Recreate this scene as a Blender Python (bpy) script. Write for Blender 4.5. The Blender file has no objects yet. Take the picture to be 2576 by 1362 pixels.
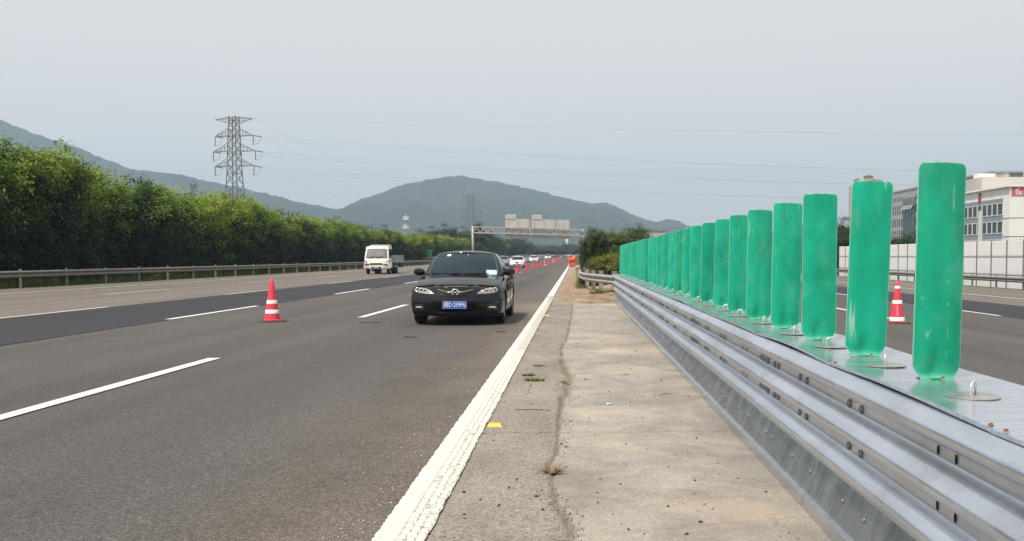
import bpy, bmesh, math, random
from mathutils import Vector, Matrix, noise
from mathutils.bvhtree import BVHTree
R = math.radians
PI = math.pi
random.seed(7)
SC = bpy.context.scene
COL = SC.collection

# ---------------------------------------------------------------- camera, sky, sun, exposure
H = 1.27                                   # eye height of the photographer, metres
cam_d = bpy.data.cameras.new('camera')
cam = bpy.data.objects.new('camera', cam_d)
COL.objects.link(cam)
SC.camera = cam
PITCH = 2.5
cam_d.sensor_width = 36.0
cam_d.lens = 36.0 * 2620 / 2576
cam_d.shift_x = -157 / 2576
cam_d.shift_y = (2620 * math.tan(R(PITCH)) - 30.5) / 2576
cam_d.clip_start = 0.1
cam_d.clip_end = 12000
cam.location = (0, 0, H)
cam.rotation_euler = (R(90 - PITCH), 0, 0)

SUN_EL, SUN_AZ = 61.0, 219.0               # azimuth clockwise from +Y: left of and behind the camera
world = bpy.data.worlds.new('World')
SC.world = world
world.use_nodes = True
wn, wl = world.node_tree.nodes, world.node_tree.links
wn.clear()
w_out = wn.new('ShaderNodeOutputWorld')
w_bg = wn.new('ShaderNodeBackground')
w_sky = wn.new('ShaderNodeTexSky')
w_sky.sky_type = 'NISHITA'
w_sky.sun_disc = False
w_sky.sun_elevation = R(SUN_EL)
w_sky.sun_rotation = R(SUN_AZ)
w_sky.air_density = 1.0
w_sky.dust_density = 3.0
w_sky.ozone_density = 1.0
w_mix = wn.new('ShaderNodeMix')
w_mix.data_type = 'RGBA'
w_mix.inputs[0].default_value = 0.86
w_mix.inputs[7].default_value = (7.20, 6.90, 6.62, 1)   # high thin white haze over the blue
w_bg.inputs['Strength'].default_value = 0.1
wl.new(w_sky.outputs[0], w_mix.inputs[6])
wl.new(w_mix.outputs[2], w_bg.inputs['Color'])
wl.new(w_bg.outputs[0], w_out.inputs[0])

sun_d = bpy.data.lights.new('sun', 'SUN')
sun = bpy.data.objects.new('sun', sun_d)
COL.objects.link(sun)
sun_d.energy = 4.0
sun_d.angle = R(0.6)
sun_d.color = (1.0, 0.945, 0.86)
sv = Vector((math.sin(R(SUN_AZ)) * math.cos(R(SUN_EL)), math.cos(R(SUN_AZ)) * math.cos(R(SUN_EL)), math.sin(R(SUN_EL))))
sun.rotation_euler = sv.to_track_quat('Z', 'Y').to_euler()
sun.location = sv * 300

SC.view_settings.view_transform = 'Standard'
SC.view_settings.look = 'None'
SC.view_settings.exposure = 0.36
SC.view_settings.gamma = 1.0
SC.view_settings.use_curve_mapping = False
SC.cycles.max_bounces = 6
SC.cycles.transparent_max_bounces = 6
SC.cycles.volume_bounces = 0
SC.cycles.use_denoising = True
SC.cycles.caustics_reflective = False
SC.cycles.caustics_refractive = False

# ---------------------------------------------------------------- helpers
def rise(y):                               # the road climbs very gently in the distance
    if y <= 0: return 0.0
    if y < 300: return 1e-5 * y * y
    return 0.9 + 0.006 * (y - 300)
def cross(x):                              # the right carriageway falls away from the median
    if x < 2.2: return 0.0
    return -0.027 * (min(x, 27.0) - 2.2)
def gz(x, y): return rise(y) + cross(x)

class MB:
    """collects geometry that becomes one mesh object"""
    def __init__(s): s.v, s.f, s.m = [], [], []
    def add(s, vs, fs, mi=0):
        o = len(s.v)
        s.v += [tuple(v) for v in vs]
        s.f += [tuple(i + o for i in f) for f in fs]
        s.m += [mi] * len(fs)
        return s
    def box(s, a, b, mi=0, mat=None):
        x0, y0, z0 = a; x1, y1, z1 = b
        vs = [(x0,y0,z0),(x1,y0,z0),(x1,y1,z0),(x0,y1,z0),(x0,y0,z1),(x1,y0,z1),(x1,y1,z1),(x0,y1,z1)]
        if mat is not None: vs = [mat @ Vector(v) for v in vs]
        return s.add(vs, [(0,3,2,1),(4,5,6,7),(0,1,5,4),(1,2,6,5),(2,3,7,6),(3,0,4,7)], mi)
    def bar(s, p, q, w, h=None, mi=0):     # rectangular bar between two points
        p, q = Vector(p), Vector(q); h = h or w
        d = q - p; L = d.length
        if L < 1e-6: return s
        d.normalize()
        up = Vector((0,0,1)) if abs(d.z) < 0.95 else Vector((0,1,0))
        a = d.cross(up).normalized(); b = a.cross(d).normalized()
        vs = []
        for e in (p, q):
            for i, j in ((-1,-1),(1,-1),(1,1),(-1,1)): vs.append(e + a*(w/2*i) + b*(h/2*j))
        return s.add(vs, [(3,2,1,0),(4,5,6,7),(0,1,5,4),(1,2,6,5),(2,3,7,6),(3,0,4,7)], mi)
    def tube(s, pts, rad, n=8, mi=0, cap=True):
        pts = [Vector(p) for p in pts]
        rads = rad if isinstance(rad, (list, tuple)) else [rad]*len(pts)
        rings = []; ref = None
        for i, p in enumerate(pts):
            d = (pts[min(i+1, len(pts)-1)] - pts[max(i-1, 0)]).normalized()
            if ref is None: ref = Vector((0,0,1)) if abs(d.z) < 0.9 else Vector((1,0,0))
            a = d.cross(ref).normalized(); b = a.cross(d).normalized(); ref = b
            rings.append([p + (a*math.cos(t*2*PI/n) + b*math.sin(t*2*PI/n))*rads[i] for t in range(n)])
        vs = [v for r in rings for v in r]; fs = []
        for i in range(len(pts)-1):
            for t in range(n):
                u = (t+1) % n
                fs.append((i*n+t, (i+1)*n+t, (i+1)*n+u, i*n+u))
        if cap:
            fs.append(tuple(range(n))); fs.append(tuple(reversed(range((len(pts)-1)*n, len(pts)*n))))
        return s.add(vs, fs, mi)
    def lathe(s, prof, n=24, mi=0, c=(0,0,0), axis='z', mis=None):
        vs, fs, ms = [], [], []
        for r, z in prof:
            for t in range(n):
                a = 2*PI*t/n
                if axis == 'z': p = (c[0]+r*math.cos(a), c[1]+r*math.sin(a), c[2]+z)
                elif axis == 'x': p = (c[0]+z, c[1]+r*math.cos(a), c[2]+r*math.sin(a))
                else: p = (c[0]+r*math.cos(a), c[1]+z, c[2]+r*math.sin(a))
                vs.append(p)
        o = len(s.v); s.v += vs
        for i in range(len(prof)-1):
            for t in range(n):
                u = (t+1) % n
                s.f.append((o+i*n+t, o+i*n+u, o+(i+1)*n+u, o+(i+1)*n+t)); s.m.append(mis[i] if mis else mi)
        return s
    def grid(s, rows, mi=0, closed=False):
        n = len(rows[0]); vs = [v for r in rows for v in r]; fs = []
        for i in range(len(rows)-1):
            for j in range(n if closed else n-1):
                k = (j+1) % n
                fs.append((i*n+j, i*n+k, (i+1)*n+k, (i+1)*n+j))
        return s.add(vs, fs, mi)
    def prism(s, poly, a, b, axis='y', mi=0):   # 2-D outline pushed from a to b along an axis
        def P(u, v, t):
            return (u, t, v) if axis == 'y' else ((t, u, v) if axis == 'x' else (u, v, t))
        n = len(poly)
        vs = [P(u, v, a) for u, v in poly] + [P(u, v, b) for u, v in poly]
        fs = [tuple(range(n)), tuple(reversed(range(n, 2*n)))]
        fs += [(i, i+n, (i+1) % n + n, (i+1) % n) for i in range(n)]
        return s.add(vs, fs, mi)
    def ball(s, c, r, n=10, mi=0):
        rx, ry, rz = (r, r, r) if not isinstance(r, (tuple, list)) else r
        m = max(4, n//2); rows = []
        for i in range(m+1):
            p = PI*i/m
            rows.append([(c[0]+rx*math.sin(p)*math.cos(2*PI*t/n), c[1]+ry*math.sin(p)*math.sin(2*PI*t/n), c[2]+rz*math.cos(p)) for t in range(n)])
        return s.grid(rows, mi, closed=True)
    def mesh(s, name, mats, smooth=False, angle=None, fixn=True):
        me = bpy.data.meshes.new(name)
        me.from_pydata(s.v, [], s.f)
        for m in (mats if isinstance(mats, (list, tuple)) else [mats]): me.materials.append(m)
        if len(me.materials) > 1: me.polygons.foreach_set('material_index', s.m)
        if fixn:
            bm = bmesh.new(); bm.from_mesh(me)
            bmesh.ops.remove_doubles(bm, verts=bm.verts, dist=1e-5)
            bmesh.ops.recalc_face_normals(bm, faces=bm.faces)
            bm.to_mesh(me); bm.free()
        if smooth or angle:
            me.polygons.foreach_set('use_smooth', [True]*len(me.polygons))
            if angle: me.set_sharp_from_angle(angle=R(angle))
            bm = bmesh.new(); bm.from_mesh(me)          # open rims stay crisp when a thickness is added
            for e in bm.edges:
                if e.is_boundary: e.smooth = False
            bm.to_mesh(me); bm.free()
        me.update()
        return me
    def build(s, name, mats, parent=None, smooth=False, angle=None, loc=None, rot=None, fixn=True):
        return put(name, s.mesh(name, mats, smooth, angle, fixn), parent, loc, rot)

def put(name, me, parent=None, loc=None, rot=None):
    o = bpy.data.objects.new(name, me)
    COL.objects.link(o)
    if parent is not None: o.parent = parent
    if loc is not None: o.location = loc
    if rot is not None: o.rotation_euler = rot
    return o
def tag(o, label=None, cat=None, group=None, kind=None):
    if label: o['label'] = label
    if cat: o['category'] = cat
    if group: o['group'] = group
    if kind: o['kind'] = kind
    return o
def empty(name, loc=(0,0,0), rz=0.0):
    o = bpy.data.objects.new(name, None)
    COL.objects.link(o)
    o.location = loc; o.rotation_euler = (0, 0, rz); o.empty_display_size = 0.2
    return o
def copy_tree(o, parent=None):
    c = o.copy(); COL.objects.link(c); c.parent = parent
    for ch in list(o.children): copy_tree(ch, c)
    return c
def text_mesh(body, size, extrude=0.004, bold=0.0):
    cu = bpy.data.curves.new('lettering', 'FONT')
    cu.body = body; cu.size = size; cu.extrude = extrude; cu.offset = bold
    cu.align_x = 'CENTER'; cu.align_y = 'CENTER'; cu.resolution_u = 3
    ob = bpy.data.objects.new('lettering', cu); COL.objects.link(ob)
    dg = bpy.context.evaluated_depsgraph_get(); dg.update()
    me = bpy.data.meshes.new_from_object(ob.evaluated_get(dg))
    bpy.data.objects.remove(ob); bpy.data.curves.remove(cu)
    return me
ORD = ['first','second','third','fourth','fifth','sixth','seventh','eighth','ninth','tenth','eleventh','twelfth','thirteenth',
       'fourteenth','fifteenth','sixteenth','seventeenth','eighteenth','nineteenth','twentieth']
ORD += ['twenty-' + a for a in ORD[:9]] + ['thirtieth']

# ---------------------------------------------------------------- materials
class NT:
    def __init__(s, name):
        s.mat = bpy.data.materials.new(name); s.mat.use_nodes = True
        s.n = s.mat.node_tree.nodes; s.l = s.mat.node_tree.links
        s.b = s.n['Principled BSDF']; s.out = s.n['Material Output']
        s.tc = s.n.new('ShaderNodeTexCoord')
    def new(s, t, **kw):
        x = s.n.new(t)
        for k, v in kw.items(): setattr(x, k, v)
        return x
    def link(s, a, b): s.l.new(a, b)
    def coord(s, scale=(1,1,1), kind='Object', rot=(0,0,0)):
        m = s.new('ShaderNodeMapping'); m.inputs['Scale'].default_value = scale; m.inputs['Rotation'].default_value = rot
        s.link(s.tc.outputs[kind], m.inputs[0]); return m.outputs[0]
    def noise(s, scale=5, detail=4, rough=0.55, vec=None, dist=0.0):
        x = s.new('ShaderNodeTexNoise'); x.inputs['Scale'].default_value = scale; x.inputs['Detail'].default_value = detail
        x.inputs['Roughness'].default_value = rough; x.inputs['Distortion'].default_value = dist
        s.link(vec if vec is not None else s.tc.outputs['Object'], x.inputs['Vector']); return x.outputs[0]
    def ramp(s, fac, stops):
        x = s.new('ShaderNodeValToRGB'); e = x.color_ramp.elements
        while len(e) < len(stops): e.new(0.5)
        for i, (p, c) in enumerate(stops):
            e[i].position = p; e[i].color = (c, c, c, 1) if not isinstance(c, (tuple, list)) else (*c[:3], 1)
        s.link(fac, x.inputs[0]); return x.outputs[0]
    def mix(s, fac, a, b, mode='MIX'):
        x = s.new('ShaderNodeMix', data_type='RGBA', blend_type=mode)
        for i, v in ((0, fac), (6, a), (7, b)):
            if isinstance(v, (int, float)): x.inputs[i].default_value = v
            elif isinstance(v, (tuple, list)): x.inputs[i].default_value = (*v[:3], 1)
            else: s.link(v, x.inputs[i])
        return x.outputs[2]
    def math(s, op, a, b=0.0):
        x = s.new('ShaderNodeMath', operation=op)
        for i, v in ((0, a), (1, b)):
            if isinstance(v, (int, float)): x.inputs[i].default_value = v
            else: s.link(v, x.inputs[i])
        return x.outputs[0]
    def bump(s, h, strength=0.3, dist=0.01):
        x = s.new('ShaderNodeBump'); x.inputs['Strength'].default_value = strength; x.inputs['Distance'].default_value = dist
        s.link(h, x.inputs['Height']); s.link(x.outputs[0], s.b.inputs['Normal']); return x
    def set(s, color=None, rough=None, metal=None, spec=None, coat=None):
        for k, v in (('Base Color', color), ('Roughness', rough), ('Metallic', metal), ('Specular IOR Level', spec), ('Coat Weight', coat)):
            if v is None: continue
            if isinstance(v, (int, float)): s.b.inputs[k].default_value = v
            elif isinstance(v, (tuple, list)): s.b.inputs[k].default_value = (*v[:3], 1)
            else: s.link(v, s.b.inputs[k])
        return s.mat

def plain(name, c, rough=0.5, metal=0.0, var=0.18, scale=6.0, coat=None, spec=None, bump=0.0):
    t = NT(name)
    f = t.noise(scale, 4)
    a = tuple(x*(1-var) for x in c); b = tuple(min(1, x*(1+var)) for x in c)
    col = t.ramp(f, [(0.3, a), (0.7, b)])
    if bump: t.bump(t.noise(scale*12, 3), bump, 0.01)
    return t.set(col, rough, metal, spec, coat)

def asphalt(name, c, grain=0.55, spec=0.3, rough=0.75, warm=0.0, wear=0.26, dust=0.0):
    t = NT(name)
    agg = t.new('ShaderNodeTexVoronoi'); agg.inputs['Scale'].default_value = 95
    t.link(t.tc.outputs['Object'], agg.inputs['Vector'])
    g1 = t.ramp(agg.outputs['Color'], [(0.05, 1-grain), (0.62, 1.0), (0.93, 1+grain*1.0), (1.0, 1+grain*2.6)])
    big = t.noise(0.35, 5, 0.6, t.coord((1.6, 0.28, 1)))
    trk = t.noise(1.0, 2, 0.4, t.coord((1.1, 0.015, 1)))
    lo = tuple(x*(1-wear) for x in c); hi = tuple(x*(1+wear) for x in c)
    base = t.ramp(big, [(0.28, lo), (0.72, hi)])
    base = t.mix(0.55, base, t.ramp(trk, [(0.35, tuple(x*0.72 for x in c)), (0.65, tuple(x*1.25 for x in c))]))
    blot = t.ramp(t.noise(0.9, 6, 0.7, t.coord((1.0, 0.35, 1)), 1.0), [(0.50, 0.0), (0.68, 1.0)])
    base = t.mix(t.math('MULTIPLY', blot, 0.30), base, tuple(x*0.62 for x in c))
    sx_ = t.new('ShaderNodeSeparateXYZ'); t.link(t.tc.outputs['Object'], sx_.inputs[0])
    near = t.math('SUBTRACT', 1.0, t.math('MULTIPLY', t.math('ABSOLUTE', t.math('ADD', sx_.outputs[0], 0.9)), 0.42))
    near = t.math('MAXIMUM', near, 0.0)
    dmask = t.ramp(t.math('MULTIPLY', near, t.noise(1.3, 6, 0.7, t.coord((1, 0.6, 1)))), [(0.22, 0.0), (0.62, 1.0)])
    base = t.mix(t.math('MULTIPLY', dmask, dust), base, (0.20, 0.155, 0.112))
    trail = t.math('MAXIMUM', t.math('SUBTRACT', 1.0, t.math('MULTIPLY', t.math('ABSOLUTE', t.math('SUBTRACT', sx_.outputs[1], 27.0)), 0.16)), 0.0)
    near2 = t.math('MAXIMUM', t.math('SUBTRACT', 1.0, t.math('MULTIPLY', t.math('ABSOLUTE', t.math('ADD', sx_.outputs[0], 0.9)), 0.30)), 0.0)
    tmask = t.ramp(t.math('MULTIPLY', t.math('MULTIPLY', trail, near2), t.noise(1.6, 6, 0.7, t.coord((0.5, 1.6, 1)))), [(0.16, 0.0), (0.50, 1.0)])
    base = t.mix(t.math('MULTIPLY', tmask, dust), base, (0.27, 0.205, 0.145))
    brown = t.ramp(t.noise(0.22, 4, 0.6, t.coord((1, 0.5, 1))), [(0.42, 0.0), (0.62, 1.0)])
    base = t.mix(t.math('MULTIPLY', brown, 0.22), base, (c[0]*1.12, c[1]*0.96, c[2]*0.84))
    col = t.mix(1.0, base, g1, 'MULTIPLY')
    fleck = t.ramp(t.noise(38, 2, 0.5), [(0.735, 0.0), (0.77, 1.0)])
    col = t.mix(t.math('MULTIPLY', fleck, 0.45), col, (c[0]*3.2, c[1]*3.0, c[2]*2.7))
    t.bump(t.math('ADD', agg.outputs['Distance'], t.noise(160, 2)), 0.45, 0.006)
    return t.set(col, rough, 0.0, spec)

M = {}
M['asphalt'] = asphalt('asphalt', (0.080, 0.0735, 0.068), dust=0.5)
M['asphalt_new'] = asphalt('asphalt_new', (0.028, 0.028, 0.033), grain=0.35, wear=0.12)
M['asphalt_old'] = asphalt('asphalt_old', (0.142, 0.125, 0.107), grain=0.4, wear=0.14)

t = NT('ground_soil')
f = t.noise(0.12, 6)
M['ground'] = t.set(t.ramp(f, [(0.3, (0.035,0.055,0.018)), (0.55, (0.07,0.085,0.03)), (0.75, (0.13,0.10,0.055))]), 0.95, 0, 0.1)

# worn paint of lane markings
def paint(name, c, wear=0.62, sc=26):
    t = NT(name)
    f = t.ramp(t.noise(sc, 6, 0.7), [(wear, 0.0), (wear+0.07, 1.0)])
    d = t.noise(3.0, 5)
    col = t.mix(f, t.ramp(d, [(0.3, tuple(x*0.86 for x in c)), (0.7, c)]), (0.22,0.20,0.18))
    t.bump(t.noise(90, 3), 0.3, 0.004)
    return t.set(col, 0.6, 0, 0.3)
M['paint'] = paint('marking_paint', (0.66, 0.65, 0.60))
M['paint_far'] = paint('marking_paint_dull', (0.50, 0.47, 0.40), 0.6)
M['paint_edge'] = paint('marking_paint_thick', (0.64, 0.61, 0.535), 0.60, 34)

# shoulder: coarse asphalt left of the crack, sandy concrete right of it, dirt in the crack itself
t = NT('shoulder_pavement')
at = t.new('ShaderNodeAttribute'); at.attribute_name = 'crack'
sd = t.new('ShaderNodeAttribute'); sd.attribute_name = 'side'
agg = t.new('ShaderNodeTexVoronoi'); agg.inputs['Scale'].default_value = 80
t.link(t.tc.outputs['Object'], agg.inputs['Vector'])
g1 = t.ramp(agg.outputs['Color'], [(0.05, 0.55), (0.55, 0.97), (0.9, 1.22), (1.0, 1.9)])
g2 = t.ramp(agg.outputs['Color'], [(0.0, 0.86), (0.6, 1.0), (1.0, 1.3)])
coarse = t.mix(1.0, t.ramp(t.noise(1.4, 5, 0.6, t.coord((1.0, 0.5, 1))), [(0.3, (0.20,0.176,0.150)), (0.7, (0.295,0.262,0.222))]), g1, 'MULTIPLY')
conc = t.ramp(t.noise(1.3, 7, 0.66, t.coord((1.0, 0.75, 1)), 0.8), [(0.28, (0.20,0.184,0.163)), (0.5, (0.285,0.260,0.227)), (0.72, (0.38,0.336,0.280))])
conc = t.mix(1.0, conc, g2, 'MULTIPLY')
stain = t.ramp(t.noise(1.2, 6, 0.7, t.coord((0.9, 1.0, 1)), 1.6), [(0.5, 0.0), (0.64, 1.0)])
conc = t.mix(t.math('MULTIPLY', stain, 0.45), conc, (0.175,0.155,0.132))
col = t.mix(sd.outputs['Fac'], coarse, conc)
sand = t.ramp(t.noise(0.55, 4, 0.6, t.coord((0.7, 1.0, 1.0))), [(0.53, 0.0), (0.70, 1.0)])
col = t.mix(t.math('MULTIPLY', t.math('MULTIPLY', sand, sd.outputs['Fac']), 0.55), col, (0.52,0.41,0.29))
speck = t.ramp(t.noise(30, 3, 0.6), [(0.70, 0.0), (0.74, 1.0)])
col = t.mix(t.math('MULTIPLY', speck, 0.55), col, (0.06,0.05,0.04))
speck2 = t.ramp(t.noise(43, 2, 0.6), [(0.72, 0.0), (0.75, 1.0)])
col = t.mix(t.math('MULTIPLY', speck2, 0.5), col, (0.5,0.45,0.38))
col = t.mix(at.outputs['Fac'], col, (0.095,0.078,0.060))
t.bump(t.math('ADD', t.noise(140, 3), agg.outputs['Distance']), 0.4, 0.006)
M['shoulder'] = t.set(col, 0.9, 0, 0.2)

t = NT('dry_soil')
f = t.noise(2.2, 7, 0.65, t.coord((0.6, 1.6, 1)))
col = t.ramp(f, [(0.25, (0.13,0.098,0.070)), (0.45, (0.29,0.215,0.150)), (0.62, (0.43,0.325,0.225)), (0.8, (0.50,0.40,0.30))])
lump = t.ramp(t.noise(9, 6, 0.75), [(0.36, 1.0), (0.48, 0.0)])
col = t.mix(t.math('MULTIPLY', lump, 0.6), col, (0.11,0.080,0.055))
t.bump(t.noise(30, 7, 0.75), 1.0, 0.05)
M['soil'] = t.set(col, 0.97, 0, 0.1)

# galvanised steel, brushed and streaked
def galv(name, c, rough, metal=0.9, streak=(1, 1, 1), bump=0.08, dirt=0.0):
    t = NT(name)
    sp = t.new('ShaderNodeTexVoronoi'); sp.inputs['Scale'].default_value = 38
    t.link(t.tc.outputs['Object'], sp.inputs['Vector'])
    st = t.noise(9, 5, 0.6, t.coord(streak))
    col = t.ramp(st, [(0.25, tuple(x*0.80 for x in c)), (0.75, tuple(min(1, x*1.15) for x in c))])
    col = t.mix(0.045, col, sp.outputs['Color'], 'OVERLAY')
    if dirt:
        dm = t.ramp(t.noise(3.1, 6, 0.7), [(0.5, 0.0), (0.7, 1.0)])
        col = t.mix(t.math('MULTIPLY', dm, dirt), col, (0.20,0.16,0.12))
    r = t.ramp(t.noise(5, 4), [(0.3, rough*0.8), (0.7, min(1, rough*1.25))])
    t.bump(t.noise(50, 3, 0.5, t.coord(streak)), bump, 0.004)
    return t.set(col, r, metal)
M['beam'] = galv('galvanised_beam', (0.60, 0.645, 0.71), 0.34, 0.88, (1, 0.12, 1), 0.04, 0.2)
M['skirt'] = galv('galvanised_skirt', (0.56, 0.62, 0.67), 0.24, 0.95, (1, 3.5, 0.25), 0.05, 0.08)
M['plate'] = galv('galvanised_plate', (0.66, 0.69, 0.74), 0.24, 0.9, (0.35, 2.5, 1), 0.05, 0.05)
M['bolt'] = galv('bolt_steel', (0.28, 0.27, 0.26), 0.5, 0.9)
M['lid'] = galv('lid_steel', (0.50, 0.49, 0.47), 0.4, 0.9)
M['rail_stub'] = galv('weathered_rail_pale', (0.36, 0.34, 0.31), 0.60, 0.35, (1, 0.2, 1), 0.15, 0.3)
M['rail_old'] = galv('weathered_rail', (0.20, 0.185, 0.16), 0.62, 0.3, (1, 0.2, 1), 0.15, 0.35)
M['post_old'] = galv('weathered_post', (0.22, 0.215, 0.20), 0.65, 0.3, (1, 1, 0.3), 0.1, 0.3)
M['rust'] = plain('rusty_bolt', (0.22, 0.09, 0.05), 0.8)
M['slot'] = plain('bolt_slot_dark', (0.012, 0.012, 0.012), 0.9)

# green plastic of the glare boards: mottled, scuffed, edges worn pale
t = NT('green_plastic')
oi = t.new('ShaderNodeObjectInfo')
off = t.new('ShaderNodeVectorMath', operation='ADD')
sc_ = t.new('ShaderNodeVectorMath', operation='SCALE'); sc_.inputs['Scale'].default_value = 17.0
cmb = t.new('ShaderNodeCombineXYZ')
for i in range(3): t.link(oi.outputs['Random'], cmb.inputs[i])
t.link(cmb.outputs[0], sc_.inputs[0]); t.link(sc_.outputs[0], off.inputs[0]); t.link(t.tc.outputs['Object'], off.inputs[1])
def gcoord(s):
    m = t.new('ShaderNodeMapping'); m.inputs['Scale'].default_value = s; t.link(off.outputs[0], m.inputs[0]); return m.outputs[0]
f = t.noise(5, 5, 0.6, gcoord((1, 1, 0.6)))
col = t.ramp(f, [(0.28, (0.001, 0.35, 0.200)), (0.55, (0.004, 0.485, 0.295)), (0.8, (0.035, 0.56, 0.37))])
cloud = t.ramp(t.noise(7, 6, 0.65, gcoord((1, 1, 0.8)), 0.8), [(0.52, 0.0), (0.75, 1.0)])
col = t.mix(t.math('MULTIPLY', cloud, 0.34), col, (0.20, 0.52, 0.40))
scr = t.ramp(t.noise(52, 2, 0.4, gcoord((1, 1, 0.05))), [(0.665, 0.0), (0.69, 1.0)])
scr2 = t.ramp(t.noise(4, 3, 0.6, gcoord((1, 1, 1))), [(0.5, 0.0), (0.62, 1.0)])
col = t.mix(t.math('MULTIPLY', t.math('MULTIPLY', scr, scr2), 0.6), col, (0.45, 0.72, 0.60))
scf = t.ramp(t.noise(40, 4, 0.6, gcoord((1, 1, 0.4))), [(0.68, 0.0), (0.71, 1.0)])
col = t.mix(t.math('MULTIPLY', scf, 0.4), col, (0.4, 0.68, 0.55))
col = t.mix(1.0, col, t.ramp(oi.outputs['Random'], [(0.0, (0.80,0.84,0.84)), (0.5, (1.0,1.0,1.0)), (1.0, (1.0,0.93,0.88))]), 'MULTIPLY')
grime = t.ramp(t.noise(3, 6, 0.7, gcoord((1, 1, 0.35))), [(0.55, 0.0), (0.75, 1.0)])
col = t.mix(t.math('MULTIPLY', grime, 0.15), col, (0.16, 0.24, 0.17))
ed = t.new('ShaderNodeAttribute'); ed.attribute_name = 'edge'
col = t.mix(t.math('MULTIPLY', ed.outputs['Fac'], 0.8), col, (0.42, 0.72, 0.58))
t.bump(t.noise(18, 4, 0.5, gcoord((1, 1, 0.5))), 0.06, 0.01)
tr = t.new('ShaderNodeBsdfTranslucent'); t.link(col, tr.inputs[0])
ms = t.new('ShaderNodeMixShader'); ms.inputs[0].default_value = 0.12
t.set(col, 0.34, 0, 0.5)
t.link(t.b.outputs[0], ms.inputs[1]); t.link(tr.outputs[0], ms.inputs[2]); t.link(ms.outputs[0], t.out.inputs['Surface'])
M['green'] = t.mat

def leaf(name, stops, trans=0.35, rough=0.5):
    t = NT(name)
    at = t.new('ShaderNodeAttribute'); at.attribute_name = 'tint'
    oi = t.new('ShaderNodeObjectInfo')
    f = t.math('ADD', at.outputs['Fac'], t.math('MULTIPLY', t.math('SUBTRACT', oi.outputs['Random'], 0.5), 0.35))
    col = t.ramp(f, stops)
    t.set(col, rough, 0, 0.35)
    tr = t.new('ShaderNodeBsdfTranslucent'); t.link(t.mix(0.5, col, (0.35,0.5,0.04), 'MULTIPLY') if False else col, tr.inputs[0])
    ms = t.new('ShaderNodeMixShader'); ms.inputs[0].default_value = trans
    t.link(t.b.outputs[0], ms.inputs[1]); t.link(tr.outputs[0], ms.inputs[2]); t.link(ms.outputs[0], t.out.inputs['Surface'])
    return t.mat
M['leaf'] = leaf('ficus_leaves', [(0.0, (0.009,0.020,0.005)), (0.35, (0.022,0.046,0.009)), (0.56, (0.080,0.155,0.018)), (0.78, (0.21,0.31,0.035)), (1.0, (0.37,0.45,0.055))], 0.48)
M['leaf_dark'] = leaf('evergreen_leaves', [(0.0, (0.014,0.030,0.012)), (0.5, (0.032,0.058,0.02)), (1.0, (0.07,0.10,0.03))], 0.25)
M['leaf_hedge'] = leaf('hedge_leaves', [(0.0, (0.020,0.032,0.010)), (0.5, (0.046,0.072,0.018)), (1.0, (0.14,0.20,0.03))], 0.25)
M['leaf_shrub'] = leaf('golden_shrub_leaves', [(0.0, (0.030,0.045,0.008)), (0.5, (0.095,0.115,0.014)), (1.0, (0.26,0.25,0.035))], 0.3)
M['grass'] = leaf('grass_blades', [(0.0, (0.06,0.09,0.015)), (0.5, (0.12,0.15,0.03)), (1.0, (0.24,0.23,0.07))], 0.3)
M['straw'] = leaf('straw_blades', [(0.0, (0.16,0.10,0.04)), (1.0, (0.42,0.33,0.18))], 0.3)
M['core'] = plain('crown_shade_fill', (0.014, 0.020, 0.007), 0.95, 0, 0.3, 3, spec=0.05)
M['bark'] = plain('bark', (0.10, 0.075, 0.055), 0.9, 0, 0.35, 8, bump=0.5)

M['black_paint'] = plain('black_car_paint', (0.0065, 0.0056, 0.0062), 0.5, 0.0, 0.12, 3, coat=0.75, spec=0.04)
M['white_paint'] = plain('white_car_paint', (0.72, 0.72, 0.70), 0.3, 0.0, 0.05, 2, coat=0.6)
M['silver_paint'] = plain('silver_car_paint', (0.30, 0.31, 0.32), 0.35, 0.5, 0.05, 2, coat=0.6)
M['dark_paint'] = plain('dark_car_paint', (0.02, 0.022, 0.026), 0.3, 0.0, 0.05, 2, coat=0.6)
M['cab_paint'] = plain('cream_cab_paint', (0.78, 0.74, 0.66), 0.35, 0, 0.07, 2, coat=0.4)
M['black_plastic'] = plain('black_plastic', (0.005, 0.005, 0.0055), 0.5, spec=0.15)
M['tyre'] = plain('tyre_rubber', (0.018, 0.017, 0.016), 0.85)
M['rim'] = plain('alloy_rim', (0.42, 0.42, 0.43), 0.35, 0.9, 0.1)
M['chrome'] = plain('chrome', (0.80, 0.80, 0.79), 0.30, 0.55, 0.03)
M['grey_trim'] = plain('satin_grey_trim', (0.10, 0.098, 0.10), 0.35, 0.3, 0.06)
M['lamp_house'] = plain('lamp_housing', (0.40, 0.39, 0.37), 0.25, 0.8, 0.2, 30)
M['lamp_lens'] = plain('lamp_lens', (0.10, 0.10, 0.105), 0.06, 0.3, 0.1, coat=1.0)
M['lamp_white'] = plain('lamp_white', (0.75, 0.73, 0.68), 0.15, 0.4, 0.05)
M['lamp_amber'] = plain('lamp_rose', (0.40, 0.22, 0.19), 0.15, 0.3, 0.05)
M['glass'] = plain('tinted_car_glass', (0.008, 0.022, 0.030), 0.04, 0.0, 0.25, 1.5, spec=0.28)
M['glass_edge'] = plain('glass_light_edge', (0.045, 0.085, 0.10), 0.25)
M['glass_grey'] = plain('reflective_windscreen', (0.20, 0.20, 0.19), 0.16, 0.0, 0.25, 2.0, spec=0.6)
M['plate_blue'] = plain('number_plate_blue', (0.005, 0.095, 0.50), 0.6, 0, 0.10, 20, spec=0.1)
M['plate_white'] = plain('number_plate_white', (0.80, 0.80, 0.80), 0.4, 0, 0.03)
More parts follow.
